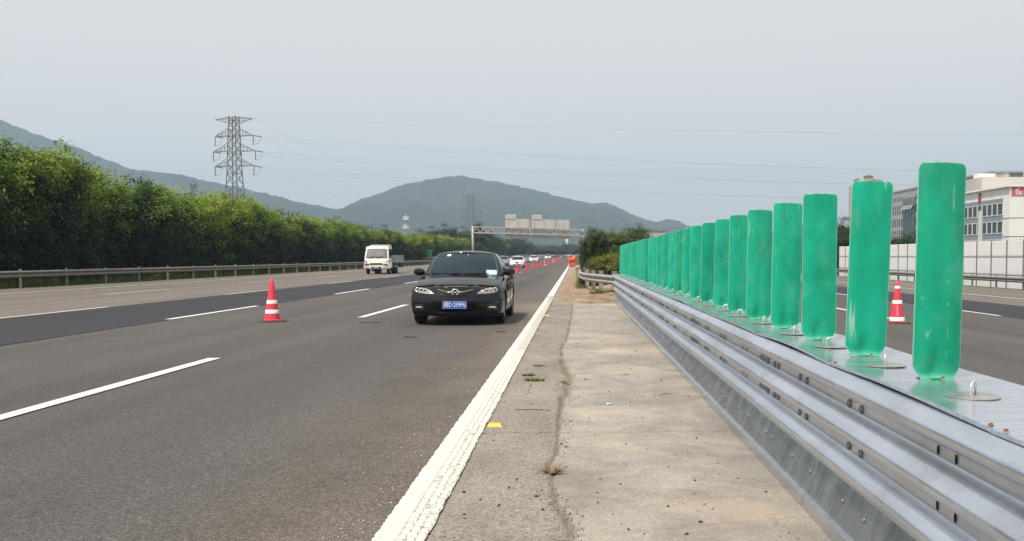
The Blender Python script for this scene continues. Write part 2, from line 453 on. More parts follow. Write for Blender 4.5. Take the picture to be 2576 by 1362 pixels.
M['card'] = plain('pale_card', (0.42, 0.66, 0.66), 0.6, 0, 0.05)
M['sticker'] = plain('pale_sticker', (0.55, 0.66, 0.60), 0.5, 0, 0.05)
M['cone_red'] = plain('cone_red_plastic', (0.72, 0.045, 0.078), 0.45, 0, 0.12, 5)
M['cone_white'] = plain('cone_reflective_band', (0.78, 0.74, 0.68), 0.4, 0, 0.06, 40)
M['cone_base'] = plain('cone_rubber_base', (0.055, 0.045, 0.038), 0.85, 0, 0.35, 9)
M['stud_yellow'] = plain('stud_yellow', (0.72, 0.44, 0.03), 0.45, 0, 0.08, 30)
M['steel_lattice'] = plain('lattice_steel', (0.12, 0.12, 0.12), 0.55, 0.2, 0.2)
M['insul'] = plain('insulator', (0.10, 0.08, 0.075), 0.3)
M['wire'] = plain('aluminium_wire', (0.30, 0.30, 0.31), 0.5, 0.2)
M['gantry'] = plain('gantry_steel', (0.40, 0.385, 0.345), 0.55, 0.1, 0.1, 2)
M['sign_back'] = plain('sign_rear_sheet', (0.56, 0.535, 0.505), 0.6, 0.0, 0.06, 1.5)
M['sign_rib'] = plain('sign_rear_rib', (0.58, 0.555, 0.525), 0.55, 0.0, 0.08)
M['sign_green'] = plain('sign_green', (0.008, 0.105, 0.05), 0.45)
M['parapet'] = plain('brown_parapet', (0.23, 0.15, 0.095), 0.9, 0, 0.25, 3, bump=0.3)
M['parapet_cap'] = plain('parapet_coping', (0.38, 0.33, 0.26), 0.9, 0, 0.12, 3)
M['wall_panel'] = plain('noise_wall_panel', (0.86, 0.84, 0.81), 0.6, 0, 0.04, 1.2)
M['wall_panel2'] = plain('noise_wall_panel_grey', (0.84, 0.83, 0.825), 0.55, 0, 0.04, 1.2)
M['wall_post'] = plain('noise_wall_post', (0.20, 0.20, 0.20), 0.6, 0.2)
M['bld_grey'] = plain('grey_tile_wall', (0.36, 0.35, 0.335), 0.8, 0, 0.06, 0.2)
M['bld_white'] = plain('white_render_wall', (0.82, 0.80, 0.77), 0.85, 0, 0.05, 0.3)
M['bld_beige'] = plain('beige_wall', (0.50, 0.47, 0.43), 0.85, 0, 0.05, 0.3)
M['bld_blue'] = plain('blue_grey_spandrel', (0.23, 0.27, 0.32), 0.7, 0, 0.06, 0.5)
M['bld_pink'] = plain('pink_render', (0.50, 0.37, 0.30), 0.85, 0, 0.05, 0.2)
M['roof_brown'] = plain('brown_roof_tiles', (0.20, 0.115, 0.085), 0.8, 0, 0.15, 1)
M['win_dark'] = plain('dark_window', (0.035, 0.038, 0.042), 0.15, 0, 0.4, 1.5)
M['win_grid'] = plain('window_bars', (0.14, 0.14, 0.14), 0.5)
M['win_frame'] = plain('window_frame_white', (0.62, 0.62, 0.62), 0.5)
M['curtain_glass'] = plain('green_curtain_glass', (0.045, 0.085, 0.085), 0.12, 0, 0.15, 0.4, coat=0.5)
M['mullion'] = plain('glass_mullion', (0.10, 0.13, 0.13), 0.5, 0.3)
M['red_sign'] = plain('red_sign', (0.50, 0.045, 0.05), 0.5)
M['red_banner'] = plain('red_banner', (0.60, 0.085, 0.11), 0.6)
M['orange'] = plain('orange_workwear', (0.80, 0.115, 0.030), 0.8, 0, 0.18, 4)
M['skin'] = plain('skin', (0.36, 0.20, 0.13), 0.6)
M['hair'] = plain('dark_hair', (0.015, 0.012, 0.010), 0.7)
M['boot'] = plain('dark_boots', (0.02, 0.018, 0.016), 0.8)
M['dark_cloth'] = plain('dark_trousers', (0.03, 0.028, 0.03), 0.9)
M['pebble'] = plain('pebbles', (0.22, 0.185, 0.15), 0.9, 0, 0.5, 40)
M['pebble_dark'] = plain('dark_clods', (0.05, 0.038, 0.028), 0.95, 0, 0.4, 30)
M['bed_grey'] = plain('cargo_bed_steel', (0.40, 0.41, 0.40), 0.6, 0.1, 0.15, 3)
M['chassis'] = plain('dark_chassis', (0.022, 0.018, 0.020), 0.8)
M['antenna'] = plain('antenna_white', (0.75, 0.75, 0.75), 0.5)
# ================================================================ GROUND, ROADS, MARKINGS
YS = [-40, -20] + list(range(-10, 60, 5)) + list(range(60, 320, 10)) + list(range(320, 900, 20)) + [900]
def sheet(name, xs, ys, zoff, mat, parent=None):
    m = MB(); m.grid([[(x, y, gz(x, y) + zoff) for x in xs] for y in ys])
    return m.build(name, mat, parent, smooth=True)
gx = [-6000, -3000, -1200, -600, -300, -120, -60, -30, -24, 2.2, 10, 20, 27, 40, 80, 160, 400, 1000, 3000, 6000]
gy = [-400, -60, -40] + YS[1:] + [1000, 1200, 1600, 2400, 4000, 8000]
def ground_z(x, y):
    yy = min(y, 900)
    return gz(x, yy) - 0.10
m = MB(); m.grid([[(x, y, ground_z(x, y)) for x in gx] for y in gy])
tag(m.build('ground', M['ground'], smooth=True), kind='structure')

road = tag(sheet('road', [-23.4, -20, -16, -12.04, -8.27, -4.5, -0.62], YS, 0.0, M['asphalt_old']), kind='structure')
road_r = tag(sheet('road', [2.15, 7.3, 11.1, 15.0, 20, 26.9], YS, 0.0, M['asphalt_old']), kind='structure')
sheet('lane_surface', [-8.27, -0.66], YS, 0.004, M['asphalt'], road)           # the two fast lanes, greyer
sheet('resurfaced_lane', [-12.02, -8.30], YS, 0.008, M['asphalt_new'], road)
sheet('lane_surface', [2.2, 11.05], YS, 0.004, M['asphalt'], road_r)
sheet('resurfaced_lane', [11.1, 15.0], YS, 0.008, M['asphalt_new'], road_r)

def dash_mesh(w, L):
    m = MB(); n = 6
    top = []
    for i in range(n+1):
        y = L*i/n
        top.append([(-w/2 + random.uniform(-.004,.004), y, 0.0), (w/2 + random.uniform(-.004,.004), y, 0.0)])
    m.grid(top)
    return m.mesh('lane_dash', M['paint'])
def dashes(X, start, w, par, far, dull=False):
    me = dash_mesh(w, 6.0)
    if dull:
        me.materials.clear(); me.materials.append(M['paint_far'])
    y = start
    while y < far:
        o = put('lane_dash', me, par, (X, y, gz(X, y) + 0.014))
        o.rotation_euler = (math.atan2(gz(X, y+6) - gz(X, y), 6.0), math.atan2(-(cross(X+.1)-cross(X-.1)), .2), 0)
        y += 15.0
dashes(-4.54, 7.1, 0.155, road, 420)
dashes(-8.36, 6.4, 0.155, road, 420)
dashes(-12.05, 20.9, 0.155, road, 420, True)
dashes(-16.33, 36.0, 0.155, road, 420, True)
dashes(7.3, 9.0, 0.155, road_r, 120)
dashes(11.05, 12.0, 0.155, road_r, 160)
sheet('edge_line', [-20.17, -19.97], YS, 0.014, M['paint_far'], road)
sheet('edge_line', [18.36, 18.56], YS, 0.014, M['paint'], road_r)
sheet('edge_line', [3.3, 3.5], YS, 0.014, M['paint'], road_r)

# thick edge line beside the shoulder: ragged solid strip and rows of raised blocks
m = MB(); rows = []
y = 1.0
while y < 34:
    j = random.uniform(-.006, .006)
    rows.append([(-0.905 + j, y, 0.0122), (-0.90 + j, y, 0.0165), (-0.80, y, 0.0170), (-0.795 + random.uniform(-.003,.003), y, 0.0122)])
    y += 0.03 if y < 9 else 0.1
m.grid(rows)
edge = m.build('edge_line', M['paint_edge'], road)
m = MB(); rows = []
for i in range(0, 330):
    y = 1.0 + i*0.1
    rows.append([(-0.798, y, 0.0132), (-0.665 + random.uniform(-.008,.005), y, 0.0128)])
m.grid(rows)
film = M['paint'].copy(); film.name = 'marking_paint_worn_film'
for n in film.node_tree.nodes:
    if n.type == 'VALTORGB' and n.color_ramp.elements[0].color[0] == 0.0 and n.color_ramp.elements[1].color[0] == 1.0:
        n.color_ramp.elements[0].position = 0.50; n.color_ramp.elements[1].position = 0.62
for n in film.node_tree.nodes:
    if n.type == 'VALTORGB' and n.color_ramp.elements[1].color[0] < 0.9 and n.color_ramp.elements[1].color[0] > 0.5:
        for e in n.color_ramp.elements: e.color = (0.50, 0.48, 0.43, 1)
m.build('edge_line', film, road)
def block_mesh(L):
    m = MB(); w = 0.036
    m.v = [(-w/2,-L/2,0),(w/2,-L/2,0),(w/2,L/2,0),(-w/2,L/2,0),(-w/2+.004,-L/2+.005,.006),(w/2-.004,-L/2+.005,.006),(w/2-.004,L/2-.005,.006),(-w/2+.004,L/2-.005,.006)]
    m.f = [(4,5,6,7),(0,1,5,4),(1,2,6,5),(2,3,7,6),(3,0,4,7)]; m.m = [0]*5
    return m.mesh('marking_block', M['paint_edge'])
bmesh_near = block_mesh(0.055)
cnt = 0; y = 4.05
while cnt < 285:
    for c, X in enumerate((-0.773, -0.730, -0.687)):
        if random.random() < 0.05: continue
        put('marking_block', bmesh_near, edge, (X + random.uniform(-.003,.003), y + (0.05 if c == 1 else 0), 0.0135), (0, 0, random.uniform(-.05,.05)))
        cnt += 1
    y += 0.1
m = MB()
while y < 34:
    for c, X in enumerate((-0.773, -0.730, -0.687)):
        if random.random() < 0.08: continue
        yy = y + (0.05 if c == 1 else 0)
        m.box((X-.017, yy-.027, .0135), (X+.017, yy+.027, .0195))
    y += 0.1
tag(m.build('marking_block', M['paint_edge'], edge), kind='stuff')
sheet('edge_line', [-0.90, -0.68], [34.02] + list(range(36, 60, 4)) + YS[YS.index(60):], 0.014, M['paint'], road)

# ---- shoulder with its long crack
CR = [(1.0, 0.03), (4.3, 0.0), (4.68, -0.005), (5.28, -0.085), (6.05, -0.14), (6.94, -0.115), (8.1, -0.125), (9.5, -0.10), (10.3, -0.06), (11.1, -0.04), (12.4, -0.13),
      (14.5, -0.19), (16.5, -0.12), (18.5, -0.10), (22, -0.07), (27.8, -0.04), (40, -0.02)]
def crack_x(y):
    for (a, xa), (b, xb) in zip(CR, CR[1:]):
        if a <= y <= b: return xa + (xb-xa)*(y-a)/(b-a) + 0.035*noise.noise((0, y*2.1, 3)) + 0.018*noise.noise((0, y*9, 5))
    return 0.0
ysh = []
y = 0.5
while y < 30.5:
    ysh.append(y); y += 0.035 if y < 12 else 0.09
xsh = []
x = -0.70
while x < 1.30:
    xsh.append(x); x += 0.014 if -0.32 < x < 0.16 else 0.04
xsh.append(1.32)
me_v, me_f, at_c, at_s = [], [], [], []
for y in ysh:
    cx = crack_x(y)
    zone = math.exp(-((y-11.2)/1.7)**2)
    wid = 0.015 + 0.020*max(0, noise.noise((2, y*1.7, 0)) + 0.25) + 0.055*zone
    fade = max(0.35, min(1.0, 0.80 + 0.75*noise.noise((7, y*1.9, 0))))
    for x in xsh:
        d = abs(x - cx + 0.012*noise.noise((x*40, y*40, 1)))
        c = max(0.0, 1 - d/wid)*fade*(1.0 - 0.45*zone*(noise.noise((x*34, y*30, 2)) > 0.0))
        rub = max(0.0, 1 - d/(wid*3.2)) * max(0.0, noise.noise((x*26, y*26, 4)))
        z = 0.0045 + 0.004*noise.noise((x*1.3, y*0.9, 0)) - 0.028*min(1, c*1.6) + 0.02*rub + 0.0015*noise.noise((x*30, y*30, 7))
        # a slab joint across the shoulder
        for jy, amp in ((7.55, 0.8), (17.2, 0.6), (4.72 + 0.25*(x), 0.35), (25.1, 0.6)):
            dj = abs(y - jy - 0.03*noise.noise((x*8, jy, 2)) - 0.05*x)
            if dj < 0.025: z -= 0.010*(1-dj/0.025)*amp; c = max(c, amp*0.8*(1-dj/0.025))
        z += (0.03*(x + 0.7)) if False else 0
        me_v.append((x, y, z))
        at_c.append(min(1.0, c*1.15) * (0.75 + 0.25*noise.noise((x*60, y*60, 0))))
        sidev = 0.5 + (x - cx)*9
        at_s.append(max(0.0, min(1.0, sidev)))
nx = len(xsh)
for i in range(len(ysh)-1):
    for j in range(nx-1):
        me_f.append((i*nx+j, i*nx+j+1, (i+1)*nx+j+1, (i+1)*nx+j))
me = bpy.data.meshes.new('shoulder')
me.from_pydata(me_v, [], me_f)
for nm, vals in (('crack', at_c), ('side', at_s)):
    a = me.attributes.new(nm, 'FLOAT', 'POINT'); a.data.foreach_set('value', vals)
me.materials.append(M['shoulder'])
me.polygons.foreach_set('use_smooth', [True]*len(me.polygons))
tag(put('shoulder', me), kind='structure')
# plain continuation of the median pavement under and behind the barrier and behind the camera
m = MB(); m.grid([[(-0.70, -40, -0.002), (2.3, -40, -0.006)], [(-0.70, 0.5, -0.002), (2.3, 0.5, -0.006)]])
m.grid([[(1.30, 0.5, -0.003), (2.3, 0.5, -0.006)], [(1.30, 33, 0.003), (2.3, 33, 0.003)]])
o = m.build('shoulder', M['shoulder']); tag(o, kind='structure')

m = MB(); m.grid([[(-0.70, yq, rise(yq)+0.002), (0.6, yq, rise(yq)+0.002), (1.32, yq, rise(yq)+0.002)] for yq in (30.4, 34, 38, 44, 52, 62, 75, 90, 110, 150)])
o = m.build('shoulder', M['shoulder']); tag(o, kind='structure')
# ---- dug-up soil of the median beyond the barrier
ysd = []
y = 27.2
while y < 150:
    ysd.append(y); y += 0.07 if y < 45 else (0.25 if y < 70 else 1.0)
xsd = [-0.70 + i*0.07 for i in range(52)]
rows = []
for y in ysd:
    r = []
    for x in xsd:
        rag = 29.3 + 1.0*noise.noise((x*1.3, 4.0, 1)) + 0.5*noise.noise((x*5, 9.0, 1)) - 0.25*x
        start = max(0.0, min(1.0, (y - rag)/1.6))
        lat = max(0.0, min(1.0, (x + 0.62 - 0.30*noise.noise((3, y*0.45, 0)) - 0.12*noise.noise((5, y*2.0, 0)))/0.42))
        n1 = noise.fractal((x*1.6, y*0.9, 0), 0.8, 2.1, 6)
        n2 = 1 - abs(noise.noise((x*0.8 + 5, y*2.3, 2)))*2.2
        heap = (0.07 + 0.10*n1 + 0.07*max(0, n2)*max(0, min(1, (x+0.25)*2)))
        clod = 0.022*noise.noise((x*9, y*7, 3)) + 0.016*noise.noise((x*21, y*17, 8))
        z = -0.03 + start*lat*(heap*0.62 + clod) + 0.034*start*min(1, lat*3) + max(0, min(1.2, x - 0.35))*0.10*start
        r.append((x, y, rise(y) + z))
    rows.append(r)
m = MB(); m.grid(rows)
tag(m.build('dirt_verge', M['soil'], smooth=True), kind='structure')

# ================================================================ MOUNTAINS
t = NT('forested_slope')
f = t.noise(0.02, 8, 0.68)
f2 = t.noise(0.006, 4, 0.5)
col = t.mix(0.55, t.ramp(f, [(0.3, (0.010,0.020,0.011)), (0.5, (0.022,0.036,0.018)), (0.72, (0.045,0.058,0.030))]),
            t.ramp(f2, [(0.35, (0.012,0.024,0.014)), (0.65, (0.040,0.048,0.030))]))
M['forest'] = t.set(col, 0.95, 0, 0.05)
def px2x(px, D): return (px - 1445)/2620*D
def mountain(profile, D, depth, seed, name='mountain', step=2.2):
    def ridge(px):
        for (a, ya), (b, yb) in zip(profile, profile[1:]):
            if a <= px <= b:
                t_ = (px-a)/(b-a); t_ = t_*t_*(3-2*t_)*0.5 + t_*0.5
                return ya + (yb-ya)*t_
        return 655
    N = int((profile[-1][0]-profile[0][0])/step)
    M_ = 46
    rows = []
    for j in range(M_+1):
        v = j/M_                                    # 0 foot, 0.7 ridge, 1 behind
        r = []
        for i in range(N+1):
            px = profile[0][0] + i*step
            hh = max(0.0, (650.5 - ridge(px))/2620*D)
            x = px2x(px, D)
            if v <= 0.72:
                s = v/0.72
                y = D - depth*(1-s)
                prof = s**0.85
            else:
                s = 1 - (v-0.72)/0.28
                y = D + depth*0.8*(1-s)
                prof = s**1.2
            spur = noise.fractal((x*0.004 + seed, y*0.0012, seed), 0.8, 2.0, 4)
            z = hh*prof*(1 + 0.30*spur*(1-prof)*prof*4)
            can = noise.noise((x*0.085, y*0.085, seed))*2.6 + noise.noise((x*0.2, y*0.2, seed+3))*1.6
            z += can*min(1, hh/30)
            r.append((x*(y/D)**0.35, y, z - 4))
        rows.append(r)
    m = MB(); m.grid(rows)
    return tag(m.build(name, M['forest'], smooth=False), kind='structure')
mountain([(640, 640), (760, 590), (850, 556), (900, 533), (930, 511), (960, 491), (1000, 472), (1030, 461), (1070, 455), (1100, 446), (1135, 439), (1160, 438), (1190, 443),
          (1220, 448), (1250, 452), (1290, 461), (1330, 470), (1370, 479), (1400, 489), (1450, 499), (1490, 508), (1520, 504), (1540, 510), (1560, 519),
          (1590, 535), (1620, 546), (1650, 553), (1680, 546), (1700, 549), (1730, 563), (1770, 575), (1900, 600), (2100, 640), (2250, 652)], 2500, 1100, 3.1)
mountain([(-420, 260), (-250, 222), (-120, 248), (0, 293), (50, 312), (100, 332), (150, 347), (200, 365), (250, 387), (280, 399), (330, 418), (360, 424), (450, 433), (540, 453), (600, 465),
          (660, 479), (700, 488), (760, 505), (850, 520), (900, 529), (1000, 560), (1150, 610), (1300, 650)], 2150, 900, 11.7)
# ================================================================ STEEL MEDIAN BARRIER (new, galvanised)
BY0, BY1 = 0.9, 32.6
bar = empty('median_barrier', (1.49, 0, 0))
tag(bar, 'new galvanised steel median barrier with three-ridge beams beside the shoulder', 'barrier')
def arcs(keys, n=5):
    out = []
    for k in range(len(keys)-1):
        (a, za), (b, zb) = keys[k], keys[k+1]
        for i in range(n):
            t = i/n; s = (1-math.cos(PI*t))/2
            out.append((a + (b-a)*s, za + (zb-za)*t))
    out.append(keys[-1]); return out
# outward offset from the barrier's centre plane x=1.49 (local), height
V1, V2 = -0.228, -0.228
def flat(x, z0, z1): return [(x, z0), (x, (z0+z1)/2), (x, z1)]
prof = [(-0.252, 0.252), (-0.264, 0.262), (-0.286, 0.288), (-0.296, 0.304), (-0.299, 0.320), (-0.294, 0.336), (-0.250, 0.376), (-0.233, 0.386)] + flat(-0.228, 0.396, 0.434)
prof += [(-0.234, 0.445), (-0.290, 0.472), (-0.309, 0.490), (-0.313, 0.508), (-0.306, 0.526), (-0.250, 0.570), (-0.233, 0.580)] + flat(-0.228, 0.590, 0.628)
prof += [(-0.234, 0.639), (-0.290, 0.666), (-0.309, 0.684), (-0.313, 0.700), (-0.306, 0.716), (-0.262, 0.748), (-0.245, 0.757)]
def strip(name, pr, y0, y1, mat, thick=0.004, sgn=1, seg=None, wob=0.0):
    seg = seg or max(2, int((y1-y0)/0.5))
    m = MB(); rows = []
    for i in range(seg+1):
        y = y0 + (y1-y0)*i/seg
        w = wob*noise.noise((y*1.3, sgn, 0))
        rows.append([((a + w)*sgn, y, z + rise(y)) for a, z in pr])
    m.grid(rows)
    o = m.build(name, mat, bar, angle=38)
    md = o.modifiers.new('thickness', 'SOLIDIFY'); md.thickness = thick; md.offset = -1 if sgn > 0 else 1
    return o
seams = [BY0, 2.55, 6.72, 10.9, 15.05, 19.2, 23.4, 27.5, BY1]
for k, (a, b) in enumerate(zip(seams, seams[1:])):
    lap = 0.12 if k < len(seams)-2 else 0
    for sgn in (1, -1):
        o = strip('beam', [(x - 0.0045*(k % 2), z) for x, z in prof], a, b + lap, M['beam'], 0.0035, sgn, wob=0.002)
skseams = [BY0, 3.2, 5.25, 7.15, 9.1, 11.2, 13.2, 15.3, 17.4, 19.5, 21.6, 23.7, 25.8, 27.9, 30.0, BY1]
for k, (a, b) in enumerate(zip(skseams, skseams[1:])):
    for sgn in (1, -1):
        jit = random.uniform(-.004, .004)
        strip('skirt_panel', [(-0.330+jit, 0.004), (-0.327+jit, 0.066), (-0.300+jit, 0.076), (-0.222+jit, 0.262)], a+0.002, b-0.002, M['skirt'], 0.004, sgn, wob=0.0012)
# frames inside that carry the shells
for i in range(16):
    y = 1.4 + i*2.05
    m = MB()
    m.box((-0.215, y, 0.0), (-0.165, y+0.06, 0.745)); m.box((0.165, y, 0.0), (0.215, y+0.06, 0.745)); m.box((-0.165, y, 0.60), (0.165, y+0.06, 0.70))
    m.build('inner_frame', M['chassis'], bar)
# cover plates, each slightly warped along its front edge
plseams = [BY0, 3.05, 5.02, 7.05, 9.1, 11.15, 13.2, 15.3, 17.4, 19.5, 21.5, 23.6, 25.7, 27.8, 29.9, BY1]
for k, (a, b) in enumerate(zip(plseams, plseams[1:])):
    m = MB(); rows = []
    n = 14
    for i in range(n+1):
        u = i/n; y = a + (b-a)*u + (0.012 if i == n else 0)
        bow = 0.017*math.sin(PI*u)*(0.5 + 0.5*random.Random(k).random())*(1.0 if k in (1, 2, 5, 8) else 0.4)
        lift = 0.002 + (0.003 if k % 2 else 0)
        r = []
        for x in (-0.262, -0.258, -0.232, -0.15, -0.05, 0.05, 0.15, 0.232, 0.258, 0.262):
            e = max(0.0, (abs(x) - 0.05)/0.20)
            zz = 0.764 + lift + bow*e*e*(1 if x < 0 else 0.5) + 0.0015*noise.noise((x*7, y*2, k))
            if abs(x) > 0.260: zz -= 0.012
            r.append((x, y, zz + rise(y)))
        rows.append(r)
    m.grid(rows)
    o = m.build('cover_plate', M['plate'], bar, angle=40)
    md = o.modifiers.new('thickness', 'SOLIDIFY'); md.thickness = 0.003; md.offset = -1
    # self-tapping screws at the corners
    for yy in (a + 0.05, b - 0.06, (a+b)/2):
        s_ = MB(); s_.lathe([(0, 0.006), (0.006, 0.006), (0.007, 0.0), (0.011, -0.001)], 8)
        s_.build('screw', M['rust'], bar, loc=(-0.243, yy, 0.772 + rise(yy)))
# bolts in the beam grooves
bm_ = MB(); bm_.lathe([(0, 0.011), (0.010, 0.0105), (0.017, 0.007), (0.0195, 0.0)], 12, axis='x'); BOLT = bm_.mesh('bolt', M['bolt'], smooth=True)
bm_ = MB(); bm_.lathe([(0, 0.0025), (0.009, 0.0025), (0.0095, 0.0)], 10, axis='x'); SLOT = bm_.mesh('bolt_slot', M['slot'])
for s_ in seams[1:-1]:
    for dz in (0.415, 0.609):
        for dy in (-0.34, -0.22, 0.0, 0.05, 0.16, 0.26):
            y = s_ + dy
            b = put('bolt', BOLT, bar, (-0.2345, y, dz + random.uniform(-.004,.004) + rise(y)), (0, 0, PI))
        for dy in (0.85, 1.02, 1.98, 2.18, 3.05, 3.22):
            y = s_ + dy
            if y > BY1: continue
            big = dy in (1.98, 2.18)
            b = put('bolt' if big or dy > 2.5 else 'bolt_slot', BOLT if big or dy > 2.5 else SLOT, bar, (-0.2345 if big or dy > 2.5 else -0.2345, y, dz + rise(y)), (0, 0, PI))
            if not (big or dy > 2.5): b.scale = (1, 0.7, 1.9)
for k, s_ in enumerate(skseams[1:-1]):
    for dy in (-0.55, 0.10, 0.55, 1.15):
        y = s_ + dy
        b = put('skirt_screw', BOLT, bar, (-0.270, y, 0.165 + rise(y)), (0, R(-22), PI)); b.scale = (0.5, 0.55, 0.55)
        b.data = BOLT
# round hatch lids with U handles on the plates
lm = MB(); lm.lathe([(0, 0.004), (0.09, 0.004), (0.095, 0.002), (0.095, -0.001), (0, -0.001)], 28); LID = lm.mesh('hatch_lid', M['lid'], angle=30)
hm = MB()
hm.tube([(-0.022, 0, 0), (-0.022, 0, 0.036), (-0.016, 0, 0.044), (0.016, 0, 0.050), (0.023, 0, 0.044), (0.024, 0, 0.0)], 0.004, 8)
HAND = hm.mesh('lid_handle', M['chrome'], smooth=True)
PY = [4.30 + 1.04*i for i in range(28)]
for i in range(-1, 27):
    y = (PY[i] + 0.52 + random.uniform(-.05,.05)) if i >= 0 else 3.74
    l = put('hatch_lid', LID, bar, (-0.045 + random.uniform(-.015,.015), y, 0.7735 + rise(y)), (R(random.uniform(-1.2,1.2)), R(random.uniform(-1,1.5)), 0))
    put('lid_handle', HAND, l, (0.0, 0, 0.003), (0, 0, random.uniform(-0.5, 1.4)))
# end plate where the beam meets the old guardrail
m = MB(); m.prism([(-0.30, 0.004), (0.30, 0.004), (0.21, 0.745), (-0.21, 0.745)], BY1-0.10, BY1-0.09); m.build('end_plate', M['rail_old'], bar, loc=(0, 0, rise(BY1)))

# ---- green glare boards
def board_mesh(seed):
    rnd = random.Random(seed)
    W, HT, n, k = 0.106, 0.895, 14, 26
    def halfw(z):
        if z < 0.055: return W*(0.70 + 0.30*min(1, z/0.055)) if z > 0.012 else W*0.72
        if z > HT - 0.03:
            d = (z - (HT-0.03))/0.03
            return W - 0.030*(1 - math.sqrt(max(0, 1-d*d)))
        return W
    zs = [0.0, 0.012, 0.03, 0.055] + [0.055 + (HT-0.03-0.055)*i/k for i in range(1, k+1)] + [HT-0.03+0.03*t for t in (0.35, 0.62, 0.83, 0.95, 1.0)]
    US = [-1, -0.965] + [-0.92 + 1.84*q/10 for q in range(11)] + [0.965, 1]; n = len(US)-1
    m = MB(); rows = []; tags = []
    for z in zs:
        w = halfw(z) + rnd.uniform(-.0006, .0006); r = []
        for j in range(n+1):
            u = US[j]
            x = u*w
            y = -0.012*(1 - (x/W)**2) + 0.002*math.cos(u*PI*2)         # shallow bowed section
            g = max(0.0, 1 - z/0.15)                                    # moulded gusset pressed into the foot
            y += 0.016*max(0.0, 1 - abs(x + 0.012)/(0.006 + 0.055*g))*min(1, g*1.5)
            if z < 0.02: y -= 0.010*(1 - z/0.02)
            y += 0.0025*noise.noise((x*9 + seed, z*5, seed))
            r.append((x, y, z + (0.0015*rnd.uniform(-1, 1) if z > HT-0.002 else 0)))
            e = 1.0 if abs(u) > 0.99 else 0.0
            if z > HT - 0.0022: e = 1.0
            if z < 0.013: e = 0.35
            tags.append(e)
        rows.append(r)
    m.grid(rows)
    # thickness by hand: back sheet
    nF = len(m.v); n1 = n+1
    back = [(x, y + 0.005, z) for x, y, z in m.v]
    fr = list(m.f)
    m.v += back
    m.f += [tuple(reversed([i+nF for i in f])) for f in fr]
    L = len(zs)
    for i in range(L-1):
        for j in (0, n):
            a, b = i*n1+j, (i+1)*n1+j
            m.f.append((a, b, b+nF, a+nF))
    for j in range(n):
        for i in (0, L-1):
            a, b = i*n1+j, i*n1+j+1
            m.f.append((a, b, b+nF, a+nF))
    m.m = [0]*len(m.f)
    me = m.mesh('board', M['green'], angle=50, fixn=False)
    bm = bmesh.new(); bm.from_mesh(me); bmesh.ops.recalc_face_normals(bm, faces=bm.faces); bm.to_mesh(me); bm.free()
    a = me.attributes.new('edge', 'FLOAT', 'POINT'); a.data.foreach_set('value', tags + [1.0 if x > 0 else 0.0 for x in tags])
    return me
BOARDS = [board_mesh(s) for s in range(5)]
fb = MB(); fb.prism([(-0.07, 0), (0.07, 0), (0.07, 0.05), (-0.07, 0.05)], 0, 0.005, 'z'); FOOT = fb.mesh('foot_flange', M['green'])
sb = MB(); sb.lathe([(0, 0.010), (0.006, 0.010), (0.0075, 0.004), (0.011, 0.0)], 8); SCR = sb.mesh('foot_bolt', M['rust'])
for i, y in enumerate(PY):
    g = empty('glare_board', (1.505 + random.uniform(-.01,.01), y, 0.769 + rise(y)), R(random.uniform(-2, 12)))
    g.rotation_euler[1] = R(0.9 + random.uniform(-.9, .9)); g.rotation_euler[0] = R(random.uniform(-1.4, 1.4))
    b = put('board', BOARDS[i % 5], g)
    put('foot_flange', FOOT, g, (0, -0.012, 0.0012))
    put('foot_bolt', SCR, g, (0.012 + random.uniform(-.01,.01), -0.034, 0.006))
    if i == 0: lab = 'nearest and tallest-looking green plastic glare board at the right, beside the loose hatch lid'
    elif i == len(PY)-1: lab = 'farthest green plastic glare board, beside the round golden shrub'
    else: lab = f'green plastic glare board on the steel barrier, {ORD[i]} from the camera'
    tag(g, lab, 'glare board', 'green glare boards along the median barrier')
# ================================================================ OLD W-BEAM GUARDRAILS
WP = [(0.006, 0.0), (0.0, 0.012), (0.030, 0.040), (0.074, 0.052), (0.083, 0.075), (0.074, 0.098), (0.022, 0.132), (0.0, 0.155), (0.022, 0.178), (0.074, 0.212), (0.083, 0.235),
      (0.074, 0.258), (0.030, 0.270), (0.0, 0.298), (0.006, 0.31)]
def sweep_rail(path, side, z0, mat, parent, name='beam'):
    """W profile along a plan path; side=+1 bulges to the left of travel"""
    m = MB(); rows = []
    for i, (x, y) in enumerate(path):
        a, b = path[max(0, i-1)], path[min(len(path)-1, i+1)]
        d = Vector((b[0]-a[0], b[1]-a[1])).normalized(); n = Vector((-d.y, d.x))*side
        rows.append([(x + n.x*(u - 0.0), y + n.y*u, gz(x, y) + z0 + v) for u, v in WP])
    m.grid(rows)
    o = m.build(name, mat, parent, angle=40)
    md = o.modifiers.new('thickness', 'SOLIDIFY'); md.thickness = 0.004; md.offset = 0
    return o
pm = MB(); pm.lathe([(0, 0.80), (0.050, 0.795), (0.057, 0.78), (0.057, -0.2)], 12); POST = pm.mesh('post', M['post_old'], smooth=True)
pm = MB(); pm.box((-0.05, -0.04, 0.50), (0.05, 0.04, 0.72)); SPACER = pm.mesh('spacer', M['post_old'])
rm = MB(); rm.box((-0.002, -0.05, 0.0), (0.002, 0.05, 0.10)); rm.box((-0.012, -0.01, -0.06), (0.002, 0.01, 0.02)); REFL = rm.mesh('reflector', M['lamp_house'])
